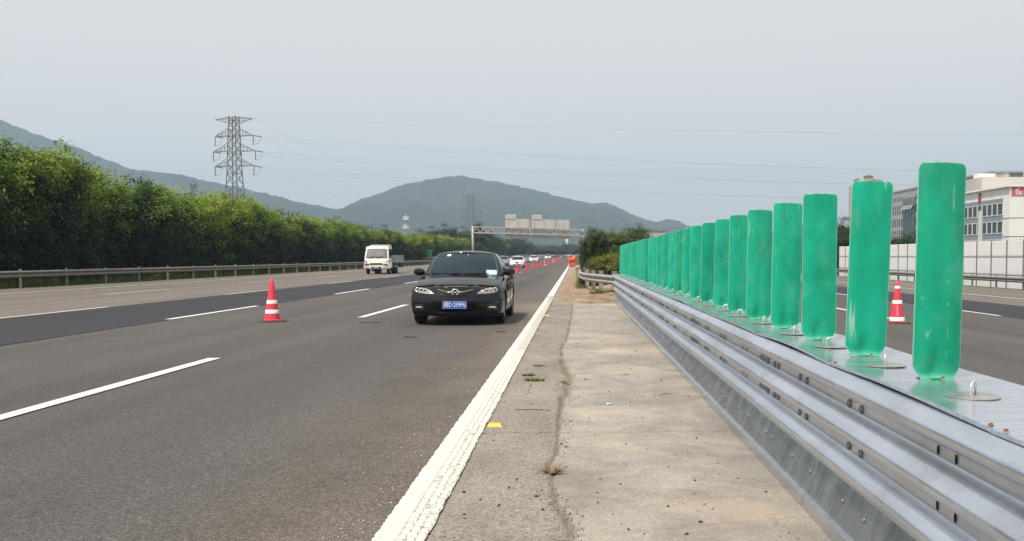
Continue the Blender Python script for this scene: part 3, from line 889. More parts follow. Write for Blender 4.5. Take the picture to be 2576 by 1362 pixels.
def rail_thing(X, y0, y1, face, label, seg=8.0, phase=0.0, post_off=0.10):
    g = empty('guardrail', (0, 0, 0)); tag(g, label, 'guardrail')
    y = y0
    while y < y1 - 0.5:
        e = min(y1, y + seg)
        pts = [(X + 0.0*0, y + (e+0.06-y)*k/4) for k in range(5)]
        sweep_rail(pts, 1 if face < 0 else -1, 0.43, M['rail_old'], g)
        y = e
    y = y0 + phase
    while y < y1:
        xx = X - face*post_off
        put('post', POST, g, (xx, y, gz(xx, y)))
        put('spacer', SPACER, g, (X - face*0.045, y, gz(X, y)))
        y += 4.0
    return g
rail_thing(-23.35, 33.8, 170, 1, 'long weathered W-beam guardrail in front of the left tree row', phase=2.3)
rail_thing(-23.6, 176, 520, 1, 'far guardrail continuing beyond the brown parapet block', seg=16, phase=1.0)
gR = rail_thing(26.8, 44, 300, -1, 'weathered W-beam guardrail in front of the pale noise wall', phase=2.4)
dl = MB(); dl.lathe([(0, 0.0), (0.07, 0.0), (0.07, 0.015), (0, 0.015)], 16, axis='y'); dl.box((-0.012, 0.0, -0.2), (0.012, 0.012, -0.05))
for y in (93.0, 62.0):
    dl.build('delineator', M['lamp_house'], gR, loc=(26.75, y, gz(26.8, y) + 1.02))
# old guardrail that curls in and joins the new barrier
gj = empty('guardrail', (0, 0, 0)); tag(gj, 'old curved guardrail stub joining the new barrier by the dirt heap', 'guardrail')
path = [(1.30, 32.2), (1.22, 33.0), (1.05, 34.2), (0.82, 35.6), (0.60, 37.0), (0.42, 38.6), (0.32, 40.2), (0.27, 42), (0.26, 46), (0.27, 54)]
def dens(p, n):
    out = []
    for a, b in zip(p, p[1:]):
        for k in range(n): out.append((a[0]+(b[0]-a[0])*k/n, a[1]+(b[1]-a[1])*k/n))
    return out + [p[-1]]
dp = dens(path, 4)
sweep_rail(dp[:13], 1, 0.42, M['rail_stub'], gj)
sweep_rail(dp[12:], 1, 0.42, M['rail_stub'], gj)
fl = MB(); fl.box((-0.075, -0.06, 0.0), (0.075, 0.06, 0.80)); fl.box((-0.085, -0.07, 0.80), (0.085, 0.07, 0.83)); SQP = fl.mesh('post', M['rail_stub'])
for x, y in ((0.62, 37.4), (0.88, 36.6), (1.25, 34.3), (0.45, 41.5), (0.45, 46), (0.45, 50)):
    put('post', SQP, gj, (x + 0.06, y, gz(x, y)))
put('reflector', REFL, gj, (0.50, 38.0, gz(0, 38) + 0.56))

# ================================================================ TREES AND SHRUBS
def leaf_crown(name, seed, size, nclump, per, leafs, shape, mat, core=0.72, droop=0.25, tip=0.35, cr=1.0, lw=0.52):
    """crown of small folded leaves clustered in clumps, with a dark filler core for the inner shade; base of the crown at z=0"""
    rnd = random.Random(seed)
    sx, sy, sz = size
    v, f, tint, mi = [], [], [], []
    cl = []
    for c in range(nclump):
        for _ in range(40):
            p = Vector((rnd.uniform(-1, 1), rnd.uniform(-1, 1), rnd.uniform(0, 1)))
            rr = shape(p.z)
            q = (abs(p.x)**2.6 + abs(p.y)**2.6)**(1/2.6)
            if q < rr and (q > rr*0.58 or p.z > 0.80): break
        ct = max(0.0, min(1.0, rnd.gauss(0.40, 0.17) + tip*(p.z - 0.58)))  # yellower new growth on top; shade of the lower crown painted into the tint
        if p.z > 0.78 and rnd.random() < 0.3: p.z += rnd.uniform(0.03, 0.12)
        cl.append((Vector((p.x*sx, p.y*sy, p.z*sz)), (rnd.uniform(0.22, 0.52)*min(sx, 1.6)/1.6*1.1 + 0.12)*cr, ct, Vector((p.x, p.y, (p.z-0.4)*1.4))))
    for c, rad, ct, out in cl:
        for _ in range(per):
            d = Vector((rnd.gauss(0, 1), rnd.gauss(0, 1), rnd.gauss(0, 0.75)))
            d = d/ max(0.6, d.length) * rad * (rnd.random()**0.5) * 1.25
            p = c + d
            if p.z < -0.15*sz: continue
            L = rnd.uniform(0.75, 1.25)*leafs; W = L*lw
            n = (out*0.9 + Vector((rnd.gauss(0, .6), rnd.gauss(0, .6), rnd.gauss(0.55, .5))))
            if n.length < 1e-3: n = Vector((0, 0, 1))
            n.normalize()
            a = n.cross(Vector((rnd.gauss(0, 1), rnd.gauss(0, 1), rnd.gauss(-droop, 1)))).normalized()
            b = n.cross(a)
            o = len(v)
            v += [p - a*L/2, p + b*W/2 + n*W*0.15, p + a*L/2, p - b*W/2 + n*W*0.15]
            f += [(o, o+1, o+2, o+3)]
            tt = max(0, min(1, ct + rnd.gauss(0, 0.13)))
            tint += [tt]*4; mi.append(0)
    # added dark blob that stands in for the shade inside the crown
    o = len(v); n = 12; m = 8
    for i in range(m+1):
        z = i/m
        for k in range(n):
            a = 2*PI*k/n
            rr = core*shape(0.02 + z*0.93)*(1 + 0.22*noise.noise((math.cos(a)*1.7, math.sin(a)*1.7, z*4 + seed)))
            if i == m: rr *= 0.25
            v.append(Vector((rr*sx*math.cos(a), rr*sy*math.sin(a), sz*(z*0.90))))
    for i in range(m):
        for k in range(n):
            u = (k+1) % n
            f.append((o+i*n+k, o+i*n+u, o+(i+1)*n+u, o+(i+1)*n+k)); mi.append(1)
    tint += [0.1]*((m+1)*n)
    me = bpy.data.meshes.new(name)
    me.from_pydata([tuple(x) for x in v], [], f)
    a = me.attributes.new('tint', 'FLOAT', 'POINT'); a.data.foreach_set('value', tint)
    me.materials.append(mat); me.materials.append(M['core'])
    me.polygons.foreach_set('material_index', mi)
    me.update()
    return me
def trunk_mesh(seed, h, r, limbs=4):
    rnd = random.Random(seed); m = MB()
    top = Vector((rnd.uniform(-.15,.15), rnd.uniform(-.15,.15), h))
    m.tube([(0,0,-0.3), (rnd.uniform(-.05,.05), rnd.uniform(-.05,.05), h*0.4), top], [r*1.25, r, r*0.55], 8)
    for k in range(limbs):
        a = 2*PI*k/limbs + rnd.random(); z = h*rnd.uniform(0.3, 0.8)
        e = Vector((math.cos(a)*h*0.22, math.sin(a)*h*0.22, z + h*0.28))
        m.tube([(0, 0, z), ((e.x)*0.5, (e.y)*0.5, z + h*0.12), e], [r*0.5, r*0.35, r*0.15], 6)
    return m.mesh('trunk', M['bark'], smooth=True)
def col_shape(z): return 0.86*min(1, (z+0.10)*5)**0.5*(1 - max(0, z-0.62)**2*4.2)**0.5 if z < 1.1 else 0.1
def round_shape(z): return max(0.08, math.sin(PI*min(0.97, max(0.04, z)))**0.6)
def cone_shape(z): return max(0.06, (1-z)**0.75*min(1, (z+0.1)*6))
def dome_shape(z): return max(0.08, math.sqrt(max(0.0, 1 - z*z)))
def box_shape(z): return 0.93 if z < 0.86 else max(0.3, 0.93 - (z-0.86)*3)
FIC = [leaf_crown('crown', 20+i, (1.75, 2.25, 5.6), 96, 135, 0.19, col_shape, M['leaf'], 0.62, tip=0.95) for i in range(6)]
TRK = [trunk_mesh(40+i, 3.4, 0.10) for i in range(4)]
def top_profile(y):
    for (a, za), (b, zb) in zip(TP, TP[1:]):
        if a <= y <= b: return za + (zb-za)*(y-a)/(b-a)
    return TP[-1][1]
TP = [(20, 6.5), (47, 6.5), (52, 7.0), (56, 6.9), (59, 6.85), (61, 6.5), (64, 6.1), (68, 5.95), (75, 6.0), (82, 6.35), (90, 5.8), (104, 5.3), (125, 5.4), (140, 5.2), (162, 5.0), (200, 5.3), (260, 5.6), (363, 6.0), (520, 6.2)]
y = 41.0; k = 0
spots = []
while y < 470:
    spots.append(y)
    y += random.uniform(2.3, 3.0) if y < 130 else (random.uniform(3.2, 4.2) if y < 240 else random.uniform(5, 7))
for i, y in enumerate(spots):
    h = top_profile(y)*random.uniform(0.95, 1.04)
    X = -26.9 + random.uniform(-.5, .5) - (0.4 if y > 200 else 0)
    g = empty('ficus_tree', (X, y, rise(y) - 0.10), random.choice((0, PI)) + random.uniform(-.25, .25))
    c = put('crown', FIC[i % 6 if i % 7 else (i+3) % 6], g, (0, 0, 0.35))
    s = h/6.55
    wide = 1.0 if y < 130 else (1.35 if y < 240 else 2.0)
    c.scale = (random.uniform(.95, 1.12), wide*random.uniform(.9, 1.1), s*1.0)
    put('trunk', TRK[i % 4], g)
    if y < 74: lab, gp = f'dense leafy ficus tree left of the big pylon, {ORD[i]} in the row', 'row trees left of the pylon'
    elif y < 100: lab, gp = f'bright leafy ficus tree near the pylon foot, {ORD[i]} in the row', 'row trees below the pylon'
    elif y < 200: lab, gp = 'leafy ficus tree in the roadside row behind the white truck', 'row trees behind the truck'
    else: lab, gp = 'far hazy ficus tree in the row beneath and beyond the sign gantry', 'row trees beyond the gantry'
    tag(g, lab, 'tree', gp)
# second line of darker trees behind the row, and taller ones by the gantry
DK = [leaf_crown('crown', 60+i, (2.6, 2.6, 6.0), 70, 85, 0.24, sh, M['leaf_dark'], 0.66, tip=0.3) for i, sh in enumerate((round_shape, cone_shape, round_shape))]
BT = {}
def back_tree(px, D, top, kind, w, lab, gp, base=1.2, name='evergreen_tree'):
    BT[gp] = BT.get(gp, 0) + 1
    if gp != 'far trees at the end of the road': lab = lab + f', {ORD[BT[gp]-1]} from the left'
    X = px2x(px, D); zt = H + (650.5-top)/2620*D; z0 = rise(min(D, 500)) - 0.1
    g = empty(name, (X, D, z0), random.uniform(0, 6))
    hh = zt - z0 - base
    c = put('crown', DK[kind], g, (0, 0, base)); c.scale = (w, w, hh/6.0)
    tr = put('trunk', TRK[kind], g); tr.scale = (1.8, 1.8, (base + hh*0.6)/3.4)
    tag(g, lab, 'tree', gp)
for px, D, top, kd, w in ((15, 62, 372, 1, .5), (240, 72, 398, 1, .5), (410, 95, 467, 1, .6), (500, 105, 484, 0, .55), (540, 108, 482, 1, .55), (690, 130, 540, 0, .9), (735, 140, 548, 0, 1.0), (845, 170, 556, 0, .9), (860, 190, 552, 1, .8), (960, 190, 575, 0, 1.0)):
    back_tree(px, D, top, kd, w, 'dark treetop poking up behind the clipped roadside row', 'dark trees behind the row')
for px, D, top, kd, w in ((1055, 250, 584, 0, 1.6), (1080, 260, 578, 0, 1.5), (1100, 330, 588, 0, 2.4), (1112, 300, 575, 0, 1.5), (1128, 300, 572, 0, 1.8), (1146, 310, 567, 1, 1.0), (1160, 300, 578, 0, 1.7), (1180, 330, 588, 0, 2.4), (1195, 265, 570, 1, 1.0), (1204, 262, 553, 1, 1.5), (1222, 300, 580, 0, 1.9), (1240, 330, 592, 0, 1.6)):
    back_tree(px, D, top, kd, w, 'dusky tree in the clump behind the gantry post', 'clump of trees behind the gantry post')
for px, D, top, kd, w in ((1278, 420, 600, 0, 2.3), (1300, 430, 598, 0, 2.6), (1313, 440, 604, 0, 2.0), (1350, 520, 618, 0, 3.0), (1385, 540, 617, 0, 3.2), (1412, 520, 620, 0, 2.6), (1330, 500, 622, 0, 3.0), (1432, 560, 612, 0, 2.6), (1440, 520, 624, 0, 2.6), (1372, 470, 626, 0, 3.0), (1400, 480, 625, 0, 3.2)):
    back_tree(px, D, top, kd, w, 'far hazy tree where the road disappears', 'far trees at the end of the road')
for px, D, top, kd, w in ((1950, 172, 590, 0, 1.5), (1985, 160, 585, 0, 1.4), (2018, 150, 556, 0, 1.6), (2060, 138, 578, 0, 1.4), (2090, 128, 575, 0, 1.3), (2108, 122, 560, 0, 1.3), (2120, 118, 562, 0, 1.3)):
    back_tree(px, D, top, kd, w, 'dark tree standing beyond the end of the noise wall', 'trees beyond the end of the noise wall', 0.6)
for px, D, top, kd, w in ((2245, 128, 600, 0, .8), (2262, 127, 596, 0, .9), (2282, 126, 593, 0, .9), (2300, 124, 599, 0, .8), (2572, 82, 604, 0, .6)):
    back_tree(px, D, top, kd, w, 'low tree whose top shows over the noise wall', 'trees behind the noise wall', 0.9)

# median hedge and golden shrub
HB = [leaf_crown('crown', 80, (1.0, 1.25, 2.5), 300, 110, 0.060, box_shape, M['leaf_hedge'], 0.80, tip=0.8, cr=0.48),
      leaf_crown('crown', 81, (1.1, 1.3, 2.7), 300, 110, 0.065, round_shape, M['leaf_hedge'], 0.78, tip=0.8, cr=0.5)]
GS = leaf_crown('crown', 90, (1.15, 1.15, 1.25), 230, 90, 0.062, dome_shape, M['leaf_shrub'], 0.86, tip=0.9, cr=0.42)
def plant(name, me, loc, sc, lab, cat, gp=None, rz=None, base=0.12):
    g = empty(name, loc, rz if rz is not None else random.uniform(0, 6))
    c = put('crown', me, g, (0, 0, base)); c.scale = sc
    t_ = put('trunk', TRK[0], g); t_.scale = (0.6, 0.6, sc[2]*0.35)
    tag(g, lab, cat, gp); return g
plant('golden_shrub', GS, (1.45, 43.5, rise(43)), (1.12, 1.0, 1.02), 'round clipped golden-green shrub behind the curved guardrail', 'shrub')
plant('hedge_bush', HB[0], (1.02, 51.0, rise(51)), (0.74, 1.3, 0.97), 'large square-clipped dark hedge bush beside the two workers', 'hedge', rz=0.1)
plant('hedge_bush', HB[1], (2.25, 57.0, rise(57)), (1.0, 1.2, 0.93), 'rounded hedge bush just right of the square-clipped one', 'hedge', rz=0.2)
plant('hedge_bush', HB[1], (3.75, 64.0, rise(64)-.05), (1.15, 1.2, 1.12), 'taller dark hedge bush above the farthest glare boards', 'hedge', rz=3.3)
for i in range(12):
    yy = 68 + i*9.5 + random.uniform(-1, 1)
    plant('hedge_bush', HB[i % 2], (1.55 + random.uniform(-.2, .2), yy, rise(yy)), (0.75, 1.5, random.uniform(.8, .95)), 'hedge bush in the median row receding behind the square-clipped one', 'hedge', 'median hedge bushes receding', rz=random.choice((0, PI)) + random.uniform(-.1, .1))

# weeds and grass tufts
def tuft(name, seed, n, rad, h, mat, loc, spread=0.6):
    rnd = random.Random(seed); v, f, tn = [], [], []
    for _ in range(n):
        a = rnd.uniform(0, 2*PI); r = rad*math.sqrt(rnd.random())
        p = Vector((r*math.cos(a), r*math.sin(a), 0)); L = h*rnd.uniform(.5, 1.1)
        dr = Vector((math.cos(a)*spread*rnd.uniform(.2, 1.2), math.sin(a)*spread*rnd.uniform(.2, 1.2), 1)).normalized()
        sd = Vector((-math.sin(a + rnd.uniform(-1, 1)), math.cos(a), 0)).normalized()*0.004*max(1, h/0.15)
        q = p + dr*L*0.6; e = p + dr*L + Vector((dr.x, dr.y, -0.4))*L*0.25
        o = len(v); v += [p - sd, p + sd, q + sd*0.8, q - sd*0.8, e]
        f += [(o, o+1, o+2, o+3), (o+3, o+2, o+4)]; tn += [rnd.random()]*5
    me = bpy.data.meshes.new(name); me.from_pydata([tuple(x) for x in v], [], f)
    a = me.attributes.new('tint', 'FLOAT', 'POINT'); a.data.foreach_set('value', tn)
    me.materials.append(mat)
    return put(name, me, None, loc)
tag(tuft('grass_tuft', 1, 130, 0.06, 0.035, M['grass'], (-0.50, 11.2, 0.004), 1.2), 'small green grass tuft close to the white edge line', 'grass tuft')
tag(tuft('grass_tuft', 2, 220, 0.10, 0.04, M['grass'], (-0.415, 10.75, 0.004), 1.2), 'widest flat green grass patch near the white edge line', 'grass tuft')
tag(tuft('grass_tuft', 3, 80, 0.07, 0.025, M['grass'], (-0.42, 12.2, 0.004), 1.2), 'thin green grass streak farthest along the edge line', 'grass tuft')
tag(tuft('dry_grass_tuft', 4, 70, 0.03, 0.10, M['straw'], (-0.135, 6.1, 0.0), 1.8), 'dry straw-coloured grass tuft sprouting from the crack', 'grass tuft')
tag(tuft('dry_grass_tuft', 5, 40, 0.05, 0.05, M['straw'], (-0.11, 10.6, 0.0), 1.5), 'withered tuft in the crumbled part of the crack', 'grass tuft')
tag(tuft('weed_clump', 6, 420, 0.38, 0.34, M['grass'], (0.95, 33.6, 0.03), 0.8), 'green weed clump at the foot of the guardrail posts', 'weeds')
v = MB()
o = tuft('roadside_grass', 7, 10, 0.1, 0.1, M['grass'], (0, 0, 0)); bpy.data.objects.remove(o)
rnd = random.Random(9); vv, ff, tn = [], [], []
for _ in range(3400):
    y = 40 + 70*rnd.random()**1.6; x = 0.12 + rnd.gauss(0.14, 0.10) + (0.1 if y > 50 else 0)
    L = rnd.uniform(.08, .24); a = rnd.uniform(0, 2*PI); w = 0.007
    p = Vector((x, y, rise(y) + 0.05)); q = p + Vector((math.cos(a)*.3, math.sin(a)*.3, 1))*L
    s_ = Vector((math.cos(a+1.3), math.sin(a+1.3), 0))*w
    o = len(vv); vv += [p-s_, p+s_, q]; ff.append((o, o+1, o+2)); tn += [rnd.random()]*3
me = bpy.data.meshes.new('roadside_grass'); me.from_pydata([tuple(x) for x in vv], [], ff)
a = me.attributes.new('tint', 'FLOAT', 'POINT'); a.data.foreach_set('value', tn); me.materials.append(M['grass'])
tag(put('roadside_grass', me), 'strip of rough grass along the foot of the median hedge', 'grass', kind='stuff')
# dry undergrowth under the left row
rnd = random.Random(10); vv, ff, tn = [], [], []
for _ in range(9000):
    y = 38 + 150*rnd.random()**1.5; x = -25.0 + rnd.gauss(0, 0.45)
    L = rnd.uniform(.2, .65); a = rnd.uniform(0, 2*PI); w = 0.02
    p = Vector((x, y, rise(y) - 0.1)); q = p + Vector((math.cos(a)*.35, math.sin(a)*.35, 1))*L
    s_ = Vector((math.cos(a+1.3), math.sin(a+1.3), 0))*w
    o = len(vv); vv += [p-s_, p+s_, q]; ff.append((o, o+1, o+2)); tn += [rnd.random()*.8]*3
me = bpy.data.meshes.new('undergrowth'); me.from_pydata([tuple(x) for x in vv], [], ff)
a = me.attributes.new('tint', 'FLOAT', 'POINT'); a.data.foreach_set('value', tn); me.materials.append(M['grass'])
tag(put('undergrowth', me), 'dry undergrowth at the feet of the left tree row', 'undergrowth', kind='stuff')
# ================================================================ VEHICLES
def lerp_prof(P, x):
    for (a, va), (b, vb) in zip(P, P[1:]):
        if a <= x <= b: return va + (vb-va)*(x-a)/(b-a)
    return P[0][1] if x < P[0][0] else P[-1][1]
def sm_prof(P, x):
    for (a, va), (b, vb) in zip(P, P[1:]):
        if a <= x <= b:
            t = (x-a)/(b-a); t = t*t*(3-2*t); return va + (vb-va)*t
    return P[0][1] if x < P[0][0] else P[-1][1]
WF, WR, WRAD = -1.375, 1.30, 0.322
def wheel_mesh():
    t = MB(); t.lathe([(0.205, -0.085), (0.235, -0.105), (0.29, -0.108), (0.316, -0.085), (0.322, -0.04), (0.322, 0.04), (0.316, 0.085), (0.29, 0.108), (0.235, 0.105), (0.205, 0.085), (0.205, -0.085)], 28, axis='x')
    r = MB(); r.lathe([(0.0, 0.075), (0.05, 0.08), (0.06, 0.06), (0.07, 0.03), (0.185, 0.03), (0.19, 0.085), (0.207, 0.09), (0.207, -0.09)], 28, axis='x')
    for k in range(5):
        a = 2*PI*k/5
        r.bar((0.062, 0.05*math.cos(a), 0.05*math.sin(a)), (0.078, 0.195*math.cos(a), 0.195*math.sin(a)), 0.03, 0.055)
    return t.mesh('tyre', M['tyre'], angle=35), r.mesh('rim', M['rim'], angle=35)
TYRE, RIM = wheel_mesh()
def sedan(name, paint, label, loc, rz, group=None, detail=True, plate=None, glass=None, lean=None):
    g = empty(name, loc, rz); tag(g, label, 'car', group)
    glass = glass or M['glass']
    # --- half outline in plan, front (-y) centre to rear centre
    pts = []
    for i in range(15):
        x = 0.80*i/14; pts.append((x, -2.335 + 0.235*(x/0.80)**2.4))
    for t in (0.2, 0.4, 0.6, 0.8, 1.0):
        a = t*PI/2; pts.append((0.80 + 0.088*math.sin(a), -2.10 + 0.34*(1-math.cos(a)) + 0.02*t))
    ys = -1.74
    n_side = 84
    for i in range(n_side+1):
        y = ys + (1.62-ys)*i/n_side
        pts.append((0.888 + 0.006*math.sin(PI*i/n_side), y))
    for t in (0.25, 0.5, 0.75, 1.0):
        a = t*PI/2; pts.append((0.888 - 0.11*(1-math.cos(a)), 1.62 + 0.52*math.sin(a)))
    for i in range(1, 9):
        x = 0.778*(1 - i/8); pts.append((x, 2.335 - 0.195*(x/0.778)**2))
    nrm = []
    for i, p in enumerate(pts):
        a = pts[max(0, i-1)]; b = pts[min(len(pts)-1, i+1)]
        d = Vector((b[0]-a[0], b[1]-a[1])).normalized()
        nrm.append(Vector((d.y, -d.x)) if i not in (0, len(pts)-1) else Vector((0, -1 if i == 0 else 1)))
    ZT = [(-2.34, 0.705), (-2.2, 0.715), (-2.05, 0.735), (-1.75, 0.785), (-1.3, 0.845), (-0.8, 0.905), (0.0, 0.935), (1.0, 0.965), (1.9, 0.985), (2.34, 0.97)]
    INF = [(0.0, 0.075), (0.10, 0.035), (0.22, 0.018), (0.40, 0.0), (0.55, 0.004), (0.72, 0.045), (0.86, 0.095), (1.0, 0.175)]
    INS = [(0.0, 0.065), (0.10, 0.02), (0.30, 0.004), (0.55, 0.0), (0.74, 0.014), (0.82, 0.012), (0.92, 0.035), (1.0, 0.085)]
    V = [0, .05, .10, .16, .22, .30, .40, .48, .55, .63, .70, .76, .82, .88, .94, 1.0]
    def zb(y, nx):
        z = 0.175
        if abs(nx) > 0.2:
            z = 0.20
            for yc in (WF, WR):
                d = abs(y - yc)
                if d < 0.365: z = max(z, WRAD + math.sqrt(0.365**2 - d*d)*0.985)
        return z
    half = []
    for p, n in zip(pts, nrm):
        fr = abs(n.y)
        z0, z1 = zb(p[1], n.x), sm_prof(ZT, p[1])
        colm = []
        for v in V:
            z = z0 + (z1-z0)*v
            vv = max(0, min(1, (z-0.175)/(z1-0.175)))
            ins = sm_prof(INF, vv)*fr + sm_prof(INS, vv)*(1-fr)
            colm.append((p[0] - n.x*ins, p[1] - n.y*ins, z))
        half.append(colm)
    body = MB()
    nP = len(pts)
    for sgn in (1, -1):
        body.grid([[(x*sgn, y, z) for x, y, z in c] for c in half])
    # hood, cowl and boot deck: rows across
    rows = []
    for c in half:
        x, y, z = c[-1]
        cr = sm_prof([(-2.3, 0.0), (-2.0, 0.035), (-1.5, 0.060), (-0.9, 0.055), (0, 0.02), (1.4, 0.03), (2.0, 0.03), (2.3, 0.0)], y)
        r = []
        for j in range(17):
            u = -1 + j/8
            zz = z + cr*(1 - abs(u)**2.2)
            if y < -0.95:                                     # raised crease lines of the hood
                cw = 0.62 + 0.20*max(0, min(1, (y + 2.2)/1.3))
                zz += 0.010*math.exp(-((abs(u) - cw)/0.07)**2)*min(1, (y+2.3)/0.2)
            r.append((x*u, y, zz))
        rows.append(r)
    body.grid(rows)
    bo = body.build('body', paint, g, angle=34)
    bvh = BVHTree.FromPolygons([v.co.copy() for v in bo.data.vertices], [tuple(p.vertices) for p in bo.data.polygons])
    # --- greenhouse
    def loop(front_y, front_bow, hw_f, side, rear_y, rear_bow, hw_r, corner_f, corner_r):
        L = []
        for i in range(11):
            u = i/10; L.append((hw_f*u, front_y + front_bow*u**2.2))
        cy0 = front_y + front_bow
        for t in (0.34, 0.67, 1.0):
            L.append((hw_f + (side-hw_f)*math.sin(t*PI/2), cy0 + corner_f*(t**1.4)))
        y0 = cy0 + corner_f; y1 = rear_y - rear_bow - corner_r
        for i in range(1, 21):
            u = i/20; L.append((side + (hw_r + 0.03 - side)*max(0, (u-0.5)*2)**2, y0 + (y1-y0)*u))
        for t in (0.34, 0.67, 1.0):
            L.append((hw_r + 0.03 - 0.03*t, y1 + corner_r*t))
        for i in range(1, 9):
            u = 1 - i/8; L.append((hw_r*u, rear_y - rear_bow*u**2))
        return L
    base = loop(-1.06, 0.26, 0.725, 0.80, 1.80, 0.10, 0.66, 0.10, 0.14)
    roof = loop(-0.22, 0.13, 0.555, 0.585, 0.98, 0.05, 0.52, 0.07, 0.07)
    zb_ = lambda y: sm_prof([(-1.1, 0.895), (-0.7, 0.925), (0, 0.945), (1.8, 1.0)], y)
    vs = [0.0, 0.05, 0.10, 0.25, 0.45, 0.65, 0.82, 0.90, 0.95, 1.0]
    cols = []
    for (bx, by), (rx, ry) in zip(base, roof):
        c = []
        for v in vs:
            bul = 0.030*math.sin(PI*v)
            x = bx + (rx-bx)*v; y = by + (ry-by)*v
            d = Vector((x, (y-0.3)*0.5)); d = d.normalized() if d.length > 0 else d
            z = zb_(by)*(1-v) + 1.362*v
            c.append((x + d.x*bul, y + d.y*bul*0.9, z + 0.012*math.sin(PI*v)))
        cols.append(c)
    nL = len(base)
    parts = {'pillar_frame': [], 'windscreen': [], 'side_window': [], 'rear_window': []}
    def which(i, j):
        mid_v = (vs[j] + vs[j+1])/2
        if i < 10: return 'windscreen' if 0.03 < mid_v < 0.96 else 'pillar_frame'
        if 14 <= i < 31 and 0.07 < mid_v < 0.93 and i not in (22,): return 'side_window'
        if i >= 36 and 0.10 < mid_v < 0.93: return 'rear_window'
        return 'pillar_frame'
    for key in parts:
        for sgn in ((1, -1) if key == 'side_window' else (0,)):
            m = MB()
            for s in ((1, -1) if sgn == 0 else (sgn,)):
                for i in range(nL-1):
                    for j in range(len(vs)-1):
                        if which(i, j) == key:
                            q = [cols[i][j], cols[i+1][j], cols[i+1][j+1], cols[i][j+1]]
                            m.add([(x*s, y, z) for x, y, z in q], [(0, 1, 2, 3)])
            m.build(key, paint if key == 'pillar_frame' else glass, g, angle=40)
    rr = []
    for c in cols:
        x, y, z = c[-1]
        cr = sm_prof([(-0.3, 0.022), (0.1, 0.062), (0.5, 0.065), (1.0, 0.02)], y)
        rr.append([(x*(-1 + k/6), y, z + cr*(1 - abs(-1 + k/6)**2.4)) for k in range(13)])
    m = MB(); m.grid(rr); m.build('roof', paint, g, angle=40)
    # --- underside, wheel wells, wheels
    m = MB(); m.box((-0.80, -2.05, 0.17), (0.80, 2.1, 0.23)); m.box((-0.62, -1.9, 0.23), (0.62, 1.9, 0.62))
    for yc in (WF, WR):
        for sx in (-1, 1): m.box((sx*0.62 if sx > 0 else -0.66, yc-0.36, 0.23), (0.66 if sx > 0 else -0.62, yc+0.36, 0.70))
    m.build('underbody', M['chassis'], g)
    for yc in (WF, WR):
        for sx in (-1, 1):
            w = empty('wheel', (sx*0.765, yc, WRAD)); w.parent = g
            ty = put('tyre', TYRE, w); rm_ = put('rim', RIM, w)
            w.rotation_euler = (0, 0, 0 if sx > 0 else PI)
    # --- mirrors
    for sx in (-1, 1):
        m = MB(); 
        rows = []
        for i in range(9):
            u = i/8; s_ = math.sin(PI*min(0.98, max(0.02, u)))**0.5
            rows.append([(sx*(0.80 + 0.225*u), -0.62 + 0.05*u + 0.085*s_*math.cos(a), 0.985 + 0.01*u + 0.080*math.copysign(abs(math.sin(a))**0.7, math.sin(a))*s_**0.6*(1.0 if math.sin(a) < 0 else 0.95)) for a in [2*PI*k/14 for k in range(14)]])
        m.grid(rows, closed=True); m.bar((sx*0.75, -0.60, 0.935), (sx*0.85, -0.60, 0.965), 0.09, 0.04)
        m.build('mirror', paint, g, angle=60)
    # --- shapes laid on the nose: outline in front view, wrapped on the body
    def wrap(name_, poly, off, mat, parent=g, cuts=3, smooth=True, thick=0.012, sym=True):
        outs = []
        for s in ((1, -1) if sym else (1,)):
            bm = bmesh.new()
            f = bm.faces.new([bm.verts.new((x*s, 0, z)) for x, z in poly])
            bmesh.ops.triangulate(bm, faces=[f])
            for _ in range(cuts):
                lg = [e for e in bm.edges if e.calc_length() > 0.05]
                if not lg: break
                bmesh.ops.subdivide_edges(bm, edges=lg, cuts=1)
                bmesh.ops.triangulate(bm, faces=bm.faces)
            for v in bm.verts:
                hit = bvh.ray_cast(Vector((v.co.x, -6, v.co.z)), Vector((0, 1, 0)))
                yy = hit[0].y if hit[0] is not None else -2.1
                v.co.y = yy - off
            bmesh.ops.recalc_face_normals(bm, faces=bm.faces)
            ex = bmesh.ops.extrude_face_region(bm, geom=list(bm.faces))
            for e in ex['geom']:
                if isinstance(e, bmesh.types.BMVert): e.co.y += off + thick
            bmesh.ops.recalc_face_normals(bm, faces=bm.faces)
            me = bpy.data.meshes.new(name_); bm.to_mesh(me); bm.free()
            me.materials.append(mat)
            if smooth:
                me.polygons.foreach_set('use_smooth', [True]*len(me.polygons)); me.set_sharp_from_angle(angle=R(40))
            outs.append(put(name_, me, parent))
        return outs
    def nose_y(x, z):
        hit = bvh.ray_cast(Vector((x, -6, z)), Vector((0, 1, 0)))
        return hit[0].y if hit[0] is not None else -2.1
    lamps = wrap('headlight', [(0.40, 0.600), (0.47, 0.655), (0.56, 0.695), (0.70, 0.712), (0.795, 0.705), (0.775, 0.650), (0.72, 0.615), (0.58, 0.600)], 0.006, M['lamp_house'])
